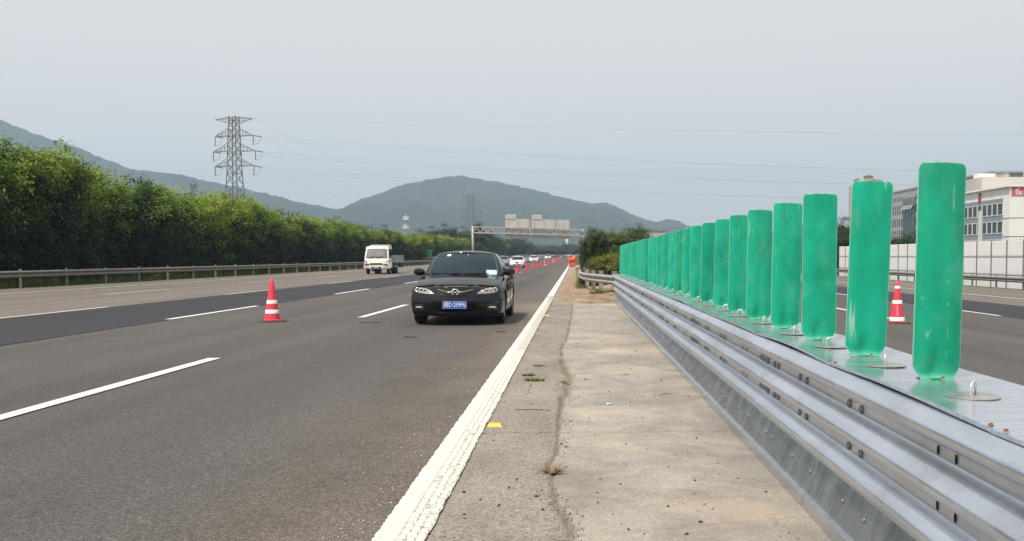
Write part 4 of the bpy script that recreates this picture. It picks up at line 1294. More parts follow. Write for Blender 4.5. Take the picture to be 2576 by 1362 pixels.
    if detail:
        for s, lp in zip((1, -1), lamps):
            for k, (lx, lz, lr, mt) in enumerate(((0.735, 0.668, 0.036, M['lamp_lens']), (0.652, 0.662, 0.033, M['lamp_amber'] if s > 0 else M['lamp_lens']), (0.577, 0.655, 0.029, M['lamp_lens']), (0.50, 0.640, 0.026, M['lamp_white']))):
                y0 = nose_y(lx*s, lz) - 0.012
                q = MB(); q.lathe([(0, -0.010), (lr*0.6, -0.008), (lr*0.92, 0.0)], 16, axis='y', c=(lx*s, y0, lz)); q.build('lamp_lens', mt, lp, smooth=True)
                q = MB(); q.lathe([(lr*0.90, 0.0), (lr*0.98, -0.006), (lr*1.14, -0.004), (lr*1.2, 0.012)], 18, axis='y', c=(lx*s, y0, lz)); q.build('lamp_ring', M['chrome'], lp, smooth=True)
    # five-point grille
    gp = [(-0.36, 0.700), (-0.315, 0.640), (-0.24, 0.575), (-0.12, 0.527), (0, 0.512), (0.12, 0.527), (0.24, 0.575), (0.315, 0.640), (0.36, 0.700), (0.2, 0.706), (0, 0.708), (-0.2, 0.706)]
    gr = wrap('grille', gp, 0.004, M['black_plastic'], sym=False)[0]
    if detail:
        for k in range(9):
            z = 0.530 + k*0.019
            hw = lerp_prof([(0.512, 0.02), (0.527, 0.12), (0.575, 0.24), (0.64, 0.315), (0.70, 0.35)], z) - 0.015
            q = MB(); q.tube([(x, nose_y(x, z) - 0.008, z) for x in [hw*(-1 + j/5) for j in range(11)]], 0.0035, 5); q.build('grille_slat', M['black_plastic'], gr, smooth=True)
        # winged trim bar and emblem
        for s in (1, -1):
            wrap('grille_wing', [(0.06, 0.652), (0.16, 0.655), (0.33, 0.690), (0.345, 0.672), (0.20, 0.632), (0.06, 0.618)] if s > 0 else [(-0.06, 0.652), (-0.16, 0.655), (-0.33, 0.690), (-0.345, 0.672), (-0.20, 0.632), (-0.06, 0.618)], 0.014, M['grey_trim'], gr, sym=False)
        ez = 0.632; ey = nose_y(0, ez) - 0.024
        em = empty('emblem', (0, ey, ez)); em.parent = g
        q = MB(); q.tube([(0.066*math.copysign(abs(math.cos(a))**0.92, math.cos(a)), 0, 0.049*math.copysign(abs(math.sin(a))**0.92, math.sin(a))) for a in [2*PI*k/36 for k in range(37)]], 0.0085, 8, cap=False); q.build('emblem_ring', M['chrome'], em, smooth=True)
        wing = [(-0.060, 0.012), (-0.050, 0.024), (-0.030, 0.020), (-0.012, 0.006), (0.0, -0.004), (0.012, 0.006), (0.030, 0.020), (0.050, 0.024), (0.060, 0.012), (0.048, 0.008), (0.034, 0.004), (0.014, -0.014), (0.0, -0.022), (-0.014, -0.014), (-0.034, 0.004), (-0.048, 0.008)]
        q = MB(); q.prism(wing, -0.008, 0.006); q.build('emblem_wings', M['chrome'], em)
        q = MB(); q.lathe([(0, 0.004), (0.06, 0.004), (0.062, 0.012)], 24, axis='y'); o = q.build('emblem_back', M['black_plastic'], em); o.scale = (1, 1, 0.74)
        # surround that drops into the bumper
        wrap('grille_surround', [(0.375, 0.700), (0.33, 0.632), (0.25, 0.563), (0.125, 0.513), (0.0, 0.497), (0.0, 0.485), (0.13, 0.498), (0.27, 0.545), (0.36, 0.622), (0.40, 0.690)], 0.007, paint)
        # lower mouth, splitter line, fog lamps
        lo = wrap('lower_intake', [(-0.44, 0.452), (-0.36, 0.462), (0.36, 0.462), (0.44, 0.452), (0.40, 0.30), (0.30, 0.262), (-0.30, 0.262), (-0.40, 0.30)], 0.003, M['black_plastic'], sym=False)[0]
        for z in (0.305, 0.34, 0.375, 0.41, 0.44):
            q = MB(); hw = 0.37
            q.tube([(x, nose_y(x, z) - 0.008, z) for x in [hw*(-1 + j/5) for j in range(11)]], 0.005, 5); q.build('intake_slat', M['black_plastic'], lo, smooth=True)
        q = MB(); q.tube([(x, nose_y(x, 0.248) - 0.012, 0.248 + 0.020*(x/0.42)**4) for x in [0.43*(-1 + j/8) for j in range(17)]], 0.009, 6); q.build('chin_lip', paint, g, smooth=True)
        for s in (1, -1):
            bz = wrap('fog_bezel', [(0.59*s, 0.305), (0.615*s, 0.395), (0.76*s, 0.392), (0.79*s, 0.335), (0.775*s, 0.302)], 0.005, M['grey_trim'] if s > 0 else M['grey_trim'], sym=False)[0]
            wrap('fog_recess', [(0.608*s, 0.316), (0.627*s, 0.384), (0.752*s, 0.381), (0.774*s, 0.335), (0.762*s, 0.314)], 0.009, M['black_plastic'], bz, sym=False)
            wrap('fog_lamp', [(0.625*s, 0.330), (0.635*s, 0.366), (0.748*s, 0.364), (0.757*s, 0.332)], 0.014, M['lamp_white'], bz, sym=False)
            q = MB(); q.tube([(x*s, nose_y(x*s, 0.282) - 0.008, 0.282 - 0.01*(x-0.5)) for x in (0.50, 0.57, 0.64, 0.71, 0.77)], 0.008, 6); q.build('bumper_crease', paint, g, smooth=True)
        # wipers, sticker, card, cowl
        q = MB(); q.bar((-0.62, -0.83, 0.955), (-0.02, -1.02, 0.955), 0.014, 0.02); q.build('wiper', M['black_plastic'], g)
        q = MB(); q.bar((0.0, -1.025, 0.955), (0.52, -0.92, 0.955), 0.014, 0.02); q.build('wiper', M['black_plastic'], g)
        def on_glass(px_, v, off=0.006):
            u = abs(px_); i = min(9, int(u*10)); t_ = u*10 - i
            jv = next(k for k in range(len(vs)-1) if vs[k] <= v <= vs[k+1]); tv = (v-vs[jv])/(vs[jv+1]-vs[jv])
            def at(ii): return Vector(cols[ii][jv])*(1-tv) + Vector(cols[ii][jv+1])*tv
            p = at(i)*(1-t_) + at(i+1)*t_
            if px_ < 0: p.x = -p.x
            return p + Vector((0, -off*0.5, off))
        def glass_patch(nm, u0, u1, v0, v1, mat, skew=0.0):
            q = MB(); q.grid([[on_glass(u0 + (u1-u0)*i/4, v0 + (v1-v0)*j/3 + skew*i/4) for i in range(5)] for j in range(4)])
            return q.build(nm, mat, g)
        glass_patch('windscreen_sticker', -0.66, -0.52, 0.855, 0.95, M['sticker'])
        glass_patch('windscreen_card', 0.66, 0.94, 0.06, 0.245, M['card'], -0.03)
        glass_patch('windscreen_sticker', -0.80, -0.71, 0.855, 0.88, M['plate_blue'])
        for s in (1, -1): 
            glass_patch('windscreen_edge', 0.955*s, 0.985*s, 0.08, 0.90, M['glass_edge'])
        q = MB(); q.ball((0.05, -0.30, 1.33), (0.012, 0.01, 0.025), 8); q.build('mirror_stem', M['sticker'], g)
    if plate is not None:
        py = nose_y(0, 0.40) - 0.016
        q = MB(); q.box((-0.22, -0.004, -0.07), (0.22, 0.012, 0.07)); pl = q.build('number_plate', M['plate_blue'], g, loc=(0, py, 0.395))
        q = MB()
        for a, b in (((-0.217, -0.0065, 0.0635), (0.217, -0.0045, 0.0665)), ((-0.217, -0.0065, -0.0665), (0.217, -0.0045, -0.0635)), ((-0.217, -0.0065, -0.06), (-0.2105, -0.0045, 0.06)), ((0.2105, -0.0065, -0.06), (0.217, -0.0045, 0.06))): q.box(a, b)
        q.build('plate_border', M['plate_white'], pl)
        if plate:
            me = text_mesh(plate, 0.110, 0.0015, 0.0008); me.materials.clear(); me.materials.append(M['plate_white'])
            tx = put('plate_lettering', me, pl, (0, -0.007, -0.002), (R(90), 0, 0))
            wdt = max(v.co.x for v in me.vertices) - min(v.co.x for v in me.vertices)
            tx.scale = (0.385/wdt, 1.06, 1)
            for bx in (-0.11, 0.11):
                q = MB(); q.ball((bx, -0.008, 0.056), 0.008, 8); q.build('plate_bolt', M['grey_trim'], pl)
        else:
            q = MB()
            for k in range(7): q.box((-0.18 + k*0.055, -0.008, -0.038), (-0.145 + k*0.055, -0.004, 0.038))
            q.build('plate_lettering', M['plate_white'], pl)
    if not detail:
        wrap('lower_intake', [(-0.5, 0.40), (0.5, 0.40), (0.42, 0.26), (-0.42, 0.26)], 0.005, M['black_plastic'], sym=False)
        wrap('fog_lamp', [(0.60, 0.30), (0.64, 0.36), (0.76, 0.38), (0.76, 0.31)], 0.006, M['black_plastic'])
        q = MB(); q.tube([(x, nose_y(x, 0.655) - 0.012, 0.655 - 0.03*(1-abs(x)/0.35)) for x in [0.34*(-1 + j/5) for j in range(11)]], 0.012, 6); q.build('grille_trim', M['chrome'], g, smooth=True)
    # door seams and handles on the sides
    for s in (1, -1):
        for y0 in (-0.95, 0.10, 1.02):
            q = MB(); q.tube([(s*(0.894 - (0.02 if z > .8 else 0) - 0.03*max(0, .3-z)), y0 + 0.05*(z-.3), z) for z in (0.24, 0.4, 0.6, 0.8)], 0.003, 4); q.build('door_seam', M['black_plastic'], g)
        for y0 in (-0.10, 0.90):
            q = MB(); q.bar((s*0.895, y0, 0.83), (s*0.895, y0+0.2, 0.835), 0.03, 0.03); q.build('door_handle', paint, g)
    return g
sedan('car', M['black_paint'], 'black saloon car parked facing the camera in the inner lane', (-2.235, 21.75, rise(21)+0.004), R(0.0), plate='闽D·259P6')
sedan('car', M['white_paint'], 'nearest white car approaching beside the cone line', (-6.85, 126.0, rise(126)), 0, detail=False, plate='')
sedan('car', M['white_paint'], 'second white car, behind the nearest white one', (-8.1, 209.0, rise(209)), 0, detail=False, plate='')
sedan('car', M['white_paint'], 'third and farthest white car up the road', (-7.75, 305.0, rise(305)), 0, detail=False, plate='')
sedan('car', M['silver_paint'], 'silver car half hidden behind the black car roof pillar', (-9.6, 140.0, rise(140)), 0, detail=False, plate='')
sedan('car', M['dark_paint'], 'dark car far up the road behind the last cones', (-4.75, 400.0, rise(400)), 0, detail=False, plate='')
sedan('car', M['silver_paint'], 'pale car far up the road just above the workers', (-1.9, 420.0, rise(420)+0.1), 0, detail=False, plate='')

# ---- small flatbed truck
tk = empty('flatbed_truck', (-15.2, 80.6, rise(81)), 0.0)
tag(tk, 'cream cab-over flatbed truck driving in the far lane', 'truck')
W2 = 0.93
side = [(-0.52, 0.42), (-0.60, 0.50), (-0.62, 0.80), (-0.58, 1.05), (-0.50, 1.30), (-0.28, 1.92), (-0.16, 2.10), (0.10, 2.16), (1.02, 2.14), (1.08, 2.05), (1.10, 0.55), (1.0, 0.45)]
m = MB(); rows = []
for j in range(13):
    u = -1 + j/6
    bow = 0.07*(abs(u)**3)
    rows.append([(u*W2*(0.97 if z < 0.5 else 1.0)*(1 - 0.075*max(0, (z-1.2)/0.9)), y + (bow if y < 0 else 0), z - (0.04*abs(u)**4 if z > 2 else 0)) for y, z in side])
m.grid(rows); n = len(side)
for r in (rows[0], rows[-1]): m.add(r, [tuple(range(n))])
m.build('cab', M['cab_paint'], tk, angle=30)
def front_y(z): return lerp_prof([(0.42, -0.52), (0.50, -0.60), (0.80, -0.62), (1.05, -0.58), (1.30, -0.50), (1.92, -0.28), (2.10, -0.16)], z)
def fpanel(nm, poly, mat, off, parent=tk, thick=0.02):
    m = MB(); v = []
    for x, z in poly: v.append((x, z))
    n = len(v)
    bw = lambda x: 0.07*abs(x/W2)**3
    vs_ = [(x, front_y(z) + bw(x) - off, z) for x, z in v] + [(x, front_y(z) + bw(x) - off + thick, z) for x, z in v]
    fs = [tuple(range(n)), tuple(reversed(range(n, 2*n)))] + [(i, i+n, (i+1) % n + n, (i+1) % n) for i in range(n)]
    m.add(vs_, fs); return m.build(nm, mat, parent)
def fgrid(nm, z0, z1, w0, w1, off, mat, nx=12, nz=8):
    m = MB(); rows = []
    for j in range(nz+1):
        v = j/nz; r = []
        for i in range(nx+1):
            u = -1 + 2*i/nx
            x = u*(w0 + (w1-w0)*v); z = z0 + (z1-z0)*v + 0.02*(u*u)*(1-2*v)
            r.append((x, front_y(z) + 0.07*abs(x/W2)**3 - off, z))
        rows.append(r)
    m.grid(rows); o = m.build(nm, mat, tk, smooth=True)
    md = o.modifiers.new('thickness', 'SOLIDIFY'); md.thickness = 0.01; md.offset = 0
    return o
ws = fgrid('windscreen', 1.26, 1.94, 0.81, 0.70, 0.035, M['glass_grey'])
fgrid('windscreen_seal', 1.235, 1.965, 0.835, 0.725, 0.022, M['black_plastic'])
for x0, x1 in ((-0.62, -0.15), (0.02, 0.5)):
    m = MB(); m.bar((x0, front_y(1.27)-0.06, 1.27), (x1, front_y(1.36)-0.06, 1.36), 0.025, 0.02); m.build('wiper', M['black_plastic'], tk)
fpanel('grille', [(-0.48, 0.86), (0.48, 0.86), (0.58, 0.74), (-0.58, 0.74)], M['cab_paint'], 0.03)
fpanel('grille_opening', [(-0.42, 0.845), (0.42, 0.845), (0.46, 0.815), (-0.46, 0.815)], M['black_plastic'], 0.042)
fpanel('grille_opening', [(-0.46, 0.785), (0.46, 0.785), (0.50, 0.755), (-0.50, 0.755)], M['black_plastic'], 0.042)
for s in (1, -1):
    fpanel('headlight', [(0.60*s, 0.78), (0.86*s, 0.74), (0.90*s, 0.88), (0.74*s, 0.92)], M['lamp_white'], 0.015)
    fpanel('indicator', [(0.70*s, 0.93), (0.90*s, 0.90), (0.92*s, 1.06), (0.88*s, 1.06)], M['lamp_amber'], 0.008)
    fpanel('headlight_trim', [(0.58*s, 0.70), (0.88*s, 0.69), (0.86*s, 0.735), (0.60*s, 0.765)], M['black_plastic'], 0.012)
m = MB(); rows = []
for j in range(11):
    x = -0.95 + 1.9*j/10; bw = 0.10*abs(x/0.95)**3
    rows.append([(x, -0.70 + bw, 0.40), (x, -0.74 + bw, 0.44), (x, -0.74 + bw, 0.62), (x, -0.70 + bw, 0.66), (x, -0.50, 0.66), (x, -0.50, 0.40)])
m.grid(rows); m.add(rows[0], [tuple(range(6))]); m.add(rows[-1], [tuple(range(6))]); m.build('bumper', M['cab_paint'], tk, angle=30)
m = MB(); m.box((-0.9, -0.70, 0.66), (0.9, -0.55, 0.70)); m.build('bumper_gap', M['black_plastic'], tk)
m = MB(); m.prism([(-0.42, 0.455), (0.42, 0.455), (0.34, 0.57), (-0.34, 0.57)], -0.752, -0.73); m.build('bumper_intake', M['black_plastic'], tk)
for s in (1, -1):
    m = MB(); m.prism([(0.52*s, 0.50), (0.84*s, 0.50), (0.86*s, 0.57), (0.56*s, 0.57)], -0.735, -0.70); m.build('fog_lamp', M['bed_grey'], tk)
m = MB(); m.box((-0.24, -0.775, 0.445), (0.24, -0.757, 0.575)); tp = m.build('number_plate', M['plate_blue'], tk)
m = MB()
for k in range(7): m.box((-0.20 + k*0.06, -0.781, 0.475), (-0.165 + k*0.06, -0.776, 0.545))
m.build('plate_lettering', M['plate_white'], tp)
for s in (1, -1):
    m = MB(); m.prism([(-0.30, 1.28), (0.55, 1.28), (0.60, 1.90), (0.05, 1.92), (-0.10, 1.75)], s*0.935 if s > 0 else -0.935, s*0.90, 'x'); m.build('side_window', M['glass'], tk)
    m = MB(); m.prism([(0.70, 1.28), (0.98, 1.28), (0.98, 1.90), (0.74, 1.90)], s*0.93, s*0.90, 'x'); m.build('side_window', M['glass'], tk)
    m = MB(); m.box((s*1.02-0.07, -0.40, 1.45), (s*1.02+0.07, -0.33, 1.85)); m.bar((s*0.86, -0.30, 1.40), (s*1.02, -0.36, 1.5), 0.03); m.bar((s*0.80, -0.25, 1.90), (s*1.02, -0.36, 1.82), 0.03); m.build('mirror', M['black_plastic'], tk)
    m = MB(); m.box((s*0.96-0.02, -0.25, 1.24), (s*0.96+0.04, 0.05, 1.30)); m.build('door_handle', M['black_plastic'], tk)
# cargo bed
BX = 0.98
for s in (1, -1):
    b = MB(); b.box((s*BX-0.02, 1.22, 0.98), (s*BX+0.02, 6.2, 1.42)); b.box((s*BX-0.035, 1.22, 1.42), (s*BX+0.035, 6.2, 1.47))
    bs = b.build('bed_side', M['bed_grey'], tk)
    for k in range(11):
        q = MB(); q.box((s*(BX+0.021) if s > 0 else -(BX+0.045), 1.3 + k*0.46, 0.99), ((BX+0.045) if s > 0 else -(BX+0.021), 1.36 + k*0.46, 1.415)); q.build('bed_rib', M['bed_grey'], bs)
m = MB(); m.box((-BX+0.03, 1.20, 0.98), (BX-0.03, 1.24, 1.46)); m.build('headboard', M['bed_grey'], tk)
m = MB(); m.box((-BX+0.03, 6.16, 0.98), (BX-0.03, 6.20, 1.42)); m.build('tailboard', M['bed_grey'], tk)
m = MB(); m.box((-BX, 1.22, 0.90), (BX, 6.2, 0.975)); m.build('bed_floor', M['bed_grey'], tk)
m = MB(); m.tube([(-0.84, 1.16, 0.98), (-0.84, 1.16, 2.13), (-0.74, 1.16, 2.23), (0.74, 1.16, 2.23), (0.84, 1.16, 2.13), (0.84, 1.16, 0.98)], 0.028, 8); m.build('cab_guard', M['cab_paint'], tk, smooth=True)
m = MB(); m.box((-0.42, -0.4, 0.45), (0.42, 6.0, 0.70)); m.box((-0.3, 1.2, 0.70), (0.3, 6.0, 0.9)); m.box((-0.35, -0.62, 0.22), (0.35, -0.2, 0.40)); m.build('chassis', M['chassis'], tk)
for s in (1, -1):
    m = MB(); m.box((s*0.90-0.04, 1.7, 0.40), (s*0.90+0.04, 3.6, 0.78)); m.build('side_guard', M['chassis'], tk)
    m = MB(); m.box((s*0.90-0.05, 4.55, 0.48), (s*0.90+0.05, 6.1, 0.86)); m.build('side_guard', M['chassis'], tk)
    m = MB(); m.box((s*0.93-0.02, 2.0, 0.55), (s*0.93+0.05, 3.3, 0.62)); m.build('guard_rail_bar', M['bed_grey'], tk)
for s in (1, -1):
    for yc, wx in ((0.25, 0.80), (3.55, 0.80), (3.55, 0.55)):
        w = empty('wheel', (s*wx, yc, 0.37)); w.parent = tk
        a = put('tyre', TYRE, w); b = put('rim', RIM, w)
        for q in (a, b): q.scale = (1.0, 1.15, 1.15)
        w.rotation_euler = (0, 0, 0 if s > 0 else PI)
# ================================================================ TRAFFIC CONES
def cone_meshes(hh, bands):
    """frustum split into red and white rings: one body mesh, each band its own mesh"""
    r0, r1 = 0.148*hh/0.82, 0.033
    z0 = 0.035
    rad = lambda z: r0 + (r1-r0)*(z-z0)/(hh-z0)
    b = MB(); b.lathe([(r0+0.012, z0), (r0+0.010, z0+0.012), (r0, z0+0.02)] + [(rad(z0 + (hh-z0)*k/8), z0 + (hh-z0)*k/8) for k in range(1, 9)] + [(r1-0.006, hh+0.006), (r1-0.012, hh+0.006), (r1-0.014, hh-0.03)], 28)
    body = b.mesh('cone_body', M['cone_red'], angle=40)
    bs = []
    for a, c in bands:
        q = MB(); q.lathe([(rad(a)+0.001, a), (rad(a)+0.004, a+0.003), (rad(c)+0.004, c-0.003), (rad(c)+0.001, c)], 28); bs.append(q.mesh('reflective_band', M['cone_white'], angle=40))
    s = MB(); hw = 0.25
    oc = []
    for k in range(32):
        a = 2*PI*k/32; f_ = 1/max(abs(math.cos(a)), abs(math.sin(a)))
        rr = hw*min(f_, 1.22)
        oc.append((rr*math.cos(a), rr*math.sin(a), 0.012*noise.noise((math.cos(a)*2, math.sin(a)*2, hh*9))))
    s.add([(x, y, max(0, z*0.5)) for x, y, z in oc] + [(x*0.98, y*0.98, 0.022 + max(0, z)) for x, y, z in oc] + [(x*0.55, y*0.55, 0.036) for x, y, z in oc],
          [(k, (k+1) % 32, (k+1) % 32+32, k+32) for k in range(32)] + [(k+32, (k+1) % 32+32, (k+1) % 32+64, k+64) for k in range(32)] + [tuple(range(64, 96))])
    base = s.mesh('cone_base', M['cone_base'])
    return body, bs, base
CA = cone_meshes(0.85, [(0.165, 0.245), (0.360, 0.435)])
CB = cone_meshes(0.90, [(0.050, 0.135), (0.415, 0.495), (0.74, 0.80)])
CC = cone_meshes(0.85, [])
def cone(loc, kind, label, group=None, rz=None):
    g = empty('traffic_cone', loc, random.uniform(0, 6) if rz is None else rz)
    put('cone_body', kind[0], g)
    for b in kind[1]: put('reflective_band', b, g)
    put('cone_base', kind[2], g)
    tag(g, label, 'traffic cone', group); return g
cone((-6.03, 20.75, 0.006), CA, 'large red cone with two white bands left of the black car', rz=0.5)
cr = cone((6.92, 22.3, gz(6.92, 22.3) + 0.005), CB, 'red cone with three white bands seen between two nearest glare boards', rz=0.0)
# small upright lettering strip on that cone: faint white characters
for k in range(5):
    z = 0.17 + k*0.043
    rr = 0.150 + (0.033-0.150)*(z-0.035)/(0.865) + 0.010
    m = MB(); m.box((-0.015, -0.003, 0.0), (0.015, 0.003, 0.004)); m.box((-0.015, -0.003, 0.013), (0.015, 0.003, 0.016)); m.box((-0.015, -0.003, 0.026), (0.015, 0.003, 0.030)); m.box((-0.003, -0.0035, 0.004), (0.003, 0.0035, 0.030))
    m.build('cone_lettering', M['cone_white'], cr, loc=(-0.035, -rr*0.985 + 0.003, z), rot=(R(-8), 0, 0))
cd = [67, 82.5, 97, 110, 123, 138, 153, 160, 178, 197, 206, 220, 243, 262, 280, 300, 322, 350]
for i, d in enumerate(cd):
    kind = CB if i in (6, 11) else CC
    if i == 0: lab = 'red cone half hidden by the black car mirror'
    elif kind is CB: lab = f'distant white-banded red cone, {ORD[i]} in the lane line'
    else: lab = f'plain red cone in the receding line, {ORD[i]} from the black car'
    cone((-4.42 + random.uniform(-.08, .08), d, rise(d) + 0.006), kind, lab, 'red cones closing the inner lanes')
cone((-14.75, 82.4, rise(82) + 0.985), CC, 'red cone standing in the bed of the cream truck')

# ================================================================ PYLONS, WIRES, MAST
def pylon(name, loc, hgt, arms, label, rz=0.0, mem=0.22, sc=1.0):
    """square lattice tower; arms = list of (z, half span); local x runs along the arms"""
    g = empty(name, loc, rz); tag(g, label, 'pylon')
    W = [(0, 3.6*sc), (hgt*0.40, 2.05*sc), (hgt*0.56, 1.45*sc), (hgt, 0.95*sc)]
    hw = lambda z: lerp_prof(W, z)
    zs = [0]
    while zs[-1] < hgt - 0.5:
        zs.append(min(hgt, zs[-1] + max(1.9*sc, hw(zs[-1])*1.9)))
    for sx in (1, -1):
        for sy in (1, -1):
            m = MB()
            for a, b in zip(zs, zs[1:]): m.bar((sx*hw(a), sy*hw(a), a), (sx*hw(b), sy*hw(b), b), mem)
            m.build('leg', M['steel_lattice'], g)
    th = mem*0.55
    for fx, fy in ((1, 0), (-1, 0), (0, 1), (0, -1)):
        m = MB()
        for k, (a, b) in enumerate(zip(zs, zs[1:])):
            def P(s, z): return (fx*hw(z) + (0 if fx else s*hw(z)), fy*hw(z) + (0 if fy else s*hw(z)), z)
            m.bar(P(-1, a), P(1, b), th); m.bar(P(1, a), P(-1, b), th)
            if k % 2 == 0: m.bar(P(-1, b), P(1, b), th)
        m.build('bracing', M['steel_lattice'], g)
    ends = []
    for z, span, dz in arms:
        for s in (1, -1):
            m = MB(); h0 = hw(z)
            tip = Vector((s*span, 0, z + (dz if dz < 0 else 0)))
            for sy in (1, -1):
                m.bar((s*h0, sy*h0, z), tip, mem*0.62); m.bar((s*h0, sy*h0, z + abs(dz) if dz > 0 else z - 1.6*sc), tip, mem*0.55)
                for k in range(1, 5):
                    u = k/5; p = Vector((s*h0, sy*h0, z)).lerp(tip, u); q = Vector((s*h0, sy*h0, z + (abs(dz) if dz > 0 else -1.6*sc))).lerp(tip, u)
                    m.bar(p, q, mem*0.35)
            m.build('cross_arm', M['steel_lattice'], g)
            if dz > 0:
                i1 = MB(); i1.lathe([(0.05, 0)] + [(0.16*sc if k % 2 else 0.07*sc, -0.17*sc*k) for k in range(1, 14)], 8, c=(tip.x, 0, z-0.1)); i1.build('insulator', M['insul'], g)
                i2 = MB(); d = Vector((2.6*sc, -0.6, -0.45*sc)); i2.tube([tip + d*k/12 for k in range(13)], [0.17*sc if k % 2 else 0.08*sc for k in range(13)], 7); i2.build('insulator', M['insul'], g)
                j = MB(); j.tube([tip + d, tip + d*0.75 + Vector((0, 0, -1.6*sc)), tip + Vector((0.3*sc, 0, -2.4*sc)), tip + Vector((-0.9*sc, 0.4, -2.2*sc))], 0.05, 5); j.build('jumper_cable', M['wire'], g)
                ends.append(tip + d)
            else: ends.append(tip)
    g['wire_ends'] = 0
    M4 = Matrix.Translation(Vector(loc)) @ Matrix.Rotation(rz, 4, 'Z')
    del g['wire_ends']
    return g, [M4 @ e for e in ends]
D1 = 275; X1 = px2x(594, D1)
def zz(y, D): return H + (650.5 - y)/2620*D
z_arms = [(zz(418, D1)-0.2, 5.7, 2.0), (zz(381, D1)-0.2, 6.2, 2.0), (zz(343, D1)-0.2, 5.6, 2.0), (zz(297, D1)-0.2, 5.6, -0.4)]
g1, e1 = pylon('power_pylon', (X1, D1, rise(D1)-0.5), zz(296, D1) - rise(D1) + 0.5, [(a - rise(D1) + 0.5, b, c) for a, b, c in z_arms], 'tall steel lattice power pylon rising behind the left tree row', R(-14), 0.18)
D2 = 640; X2 = px2x(1185, D2)
g2, e2 = pylon('power_pylon', (X2, D2, 2.0), zz(490, D2) - 2, [(zz(548, D2)-2, 6.5, 2.2), (zz(530, D2)-2, 6.5, 2.2), (zz(512, D2)-2, 6.5, 2.2), (zz(494, D2)-2, 5.5, -0.4)], 'faint far pylon in front of the central mountain', R(20), 0.13, 1.2)
wi = 0
def wire(p, q, sag, r, label):
    m = MB(); n = 40; pts = []
    for k in range(n+1):
        t_ = k/n; v = Vector(p).lerp(Vector(q), t_); v.z -= sag*4*t_*(1-t_); pts.append(v)
    m.tube(pts, r, 5, cap=False)
    tag(m.build('power_line', M['wire'], smooth=True), label, 'power line', 'overhead lines from the big pylon')
# conductors to the right across the road (to a tower out of view) and on to the far pylon
names = ['lowest', 'middle', 'upper', 'topmost']
for k in range(4):
    for s in (0, 1):
        p = e1[k*2 + s]
        far = Vector((345 + s*4, 330 + (1-s)*9, p.z + (3.0 if k < 3 else 5) + [0, -1.5, -4.5, 0][k]))
        wire(p, far, [8.5, 7.5, 6.0, 3.0][k], 0.018 if k < 3 else 0.012, f'{names[k]} overhead wire crossing the sky, {"near" if s == 0 else "far"} side of the pylon')
for k in range(4):
    p = e1[k*2]; q = e2[k*2]
    wire(p, q, 6.0, 0.017, f'{names[k]} overhead wire running from the big pylon back to the far pylon')
# telecom mast
D3 = 330; X3 = px2x(1022, D3)
tm = empty('telecom_mast', (X3, D3, rise(300))); tag(tm, 'slim telecom mast with two rings of white antennas', 'mast')
zt3 = zz(537, D3) - rise(300)
m = MB(); m.tube([(0, 0, -0.5), (0, 0, zt3-0.3)], [0.34, 0.13], 10); m.build('pole', M['gantry'], tm, smooth=True)
for lv in (zt3 - 2.6, zt3 - 5.4):
    m = MB(); m.lathe([(0.12, 0), (0.55, 0.14), (0.57, 0.18), (0.12, 0.08)], 16, c=(0, 0, lv)); m.build('platform', M['wall_post'], tm)
    for k in range(6):
        a = 2*PI*k/6
        m = MB(); m.box((-0.085, -0.06, 0), (0.085, 0.06, 1.15)); m.bar((0, 0.1, 0.5), (0, 0.3, 0.0), 0.06)
        m.build('antenna', M['antenna'], tm, loc=(0.85*math.cos(a), 0.85*math.sin(a), lv+0.45), rot=(0, 0, a - PI/2))

# ================================================================ SIGN GANTRY (seen from behind)
D4 = 230
gn = empty('sign_gantry', (0, D4, rise(D4))); tag(gn, 'overhead sign gantry seen from behind across the carriageway', 'gantry')
xl, xr = -22.4, 2.0
zB = lambda y: zz(y, D4) - rise(D4)
m = MB(); m.tube([(xl, 0, -0.5), (xl, 0, zB(569))], 0.26, 12); m.build('gantry_post', M['gantry'], gn, smooth=True)
m = MB(); m.tube([(xr-0.2, 0, -0.5), (xr-0.2, 0, zB(577))], 0.26, 12); m.build('gantry_post', M['gantry'], gn, smooth=True)
topz = lambda x: zB(571 + 8*(x-xl)/(xr-xl)); botz = lambda x: zB(586 + 6.5*(x-xl)/(xr-xl))
for dy in (-0.55, 0.55):
    for fz, nm in ((topz, 'top_chord'), (botz, 'bottom_chord')):
        m = MB(); m.bar((xl, dy, fz(xl)), (xr, dy, fz(xr)), 0.24); m.build(nm, M['gantry'], gn)
    n = 15
    for k in range(n):
        xa, xb = xl + (xr-xl)*k/n, xl + (xr-xl)*(k+1)/n; xm = (xa+xb)/2
        m = MB(); m.bar((xa, dy, botz(xa)), (xm, dy, topz(xm)), 0.11); m.bar((xm, dy, topz(xm)), (xb, dy, botz(xb)), 0.11); m.build('lattice_bar', M['gantry'], gn)
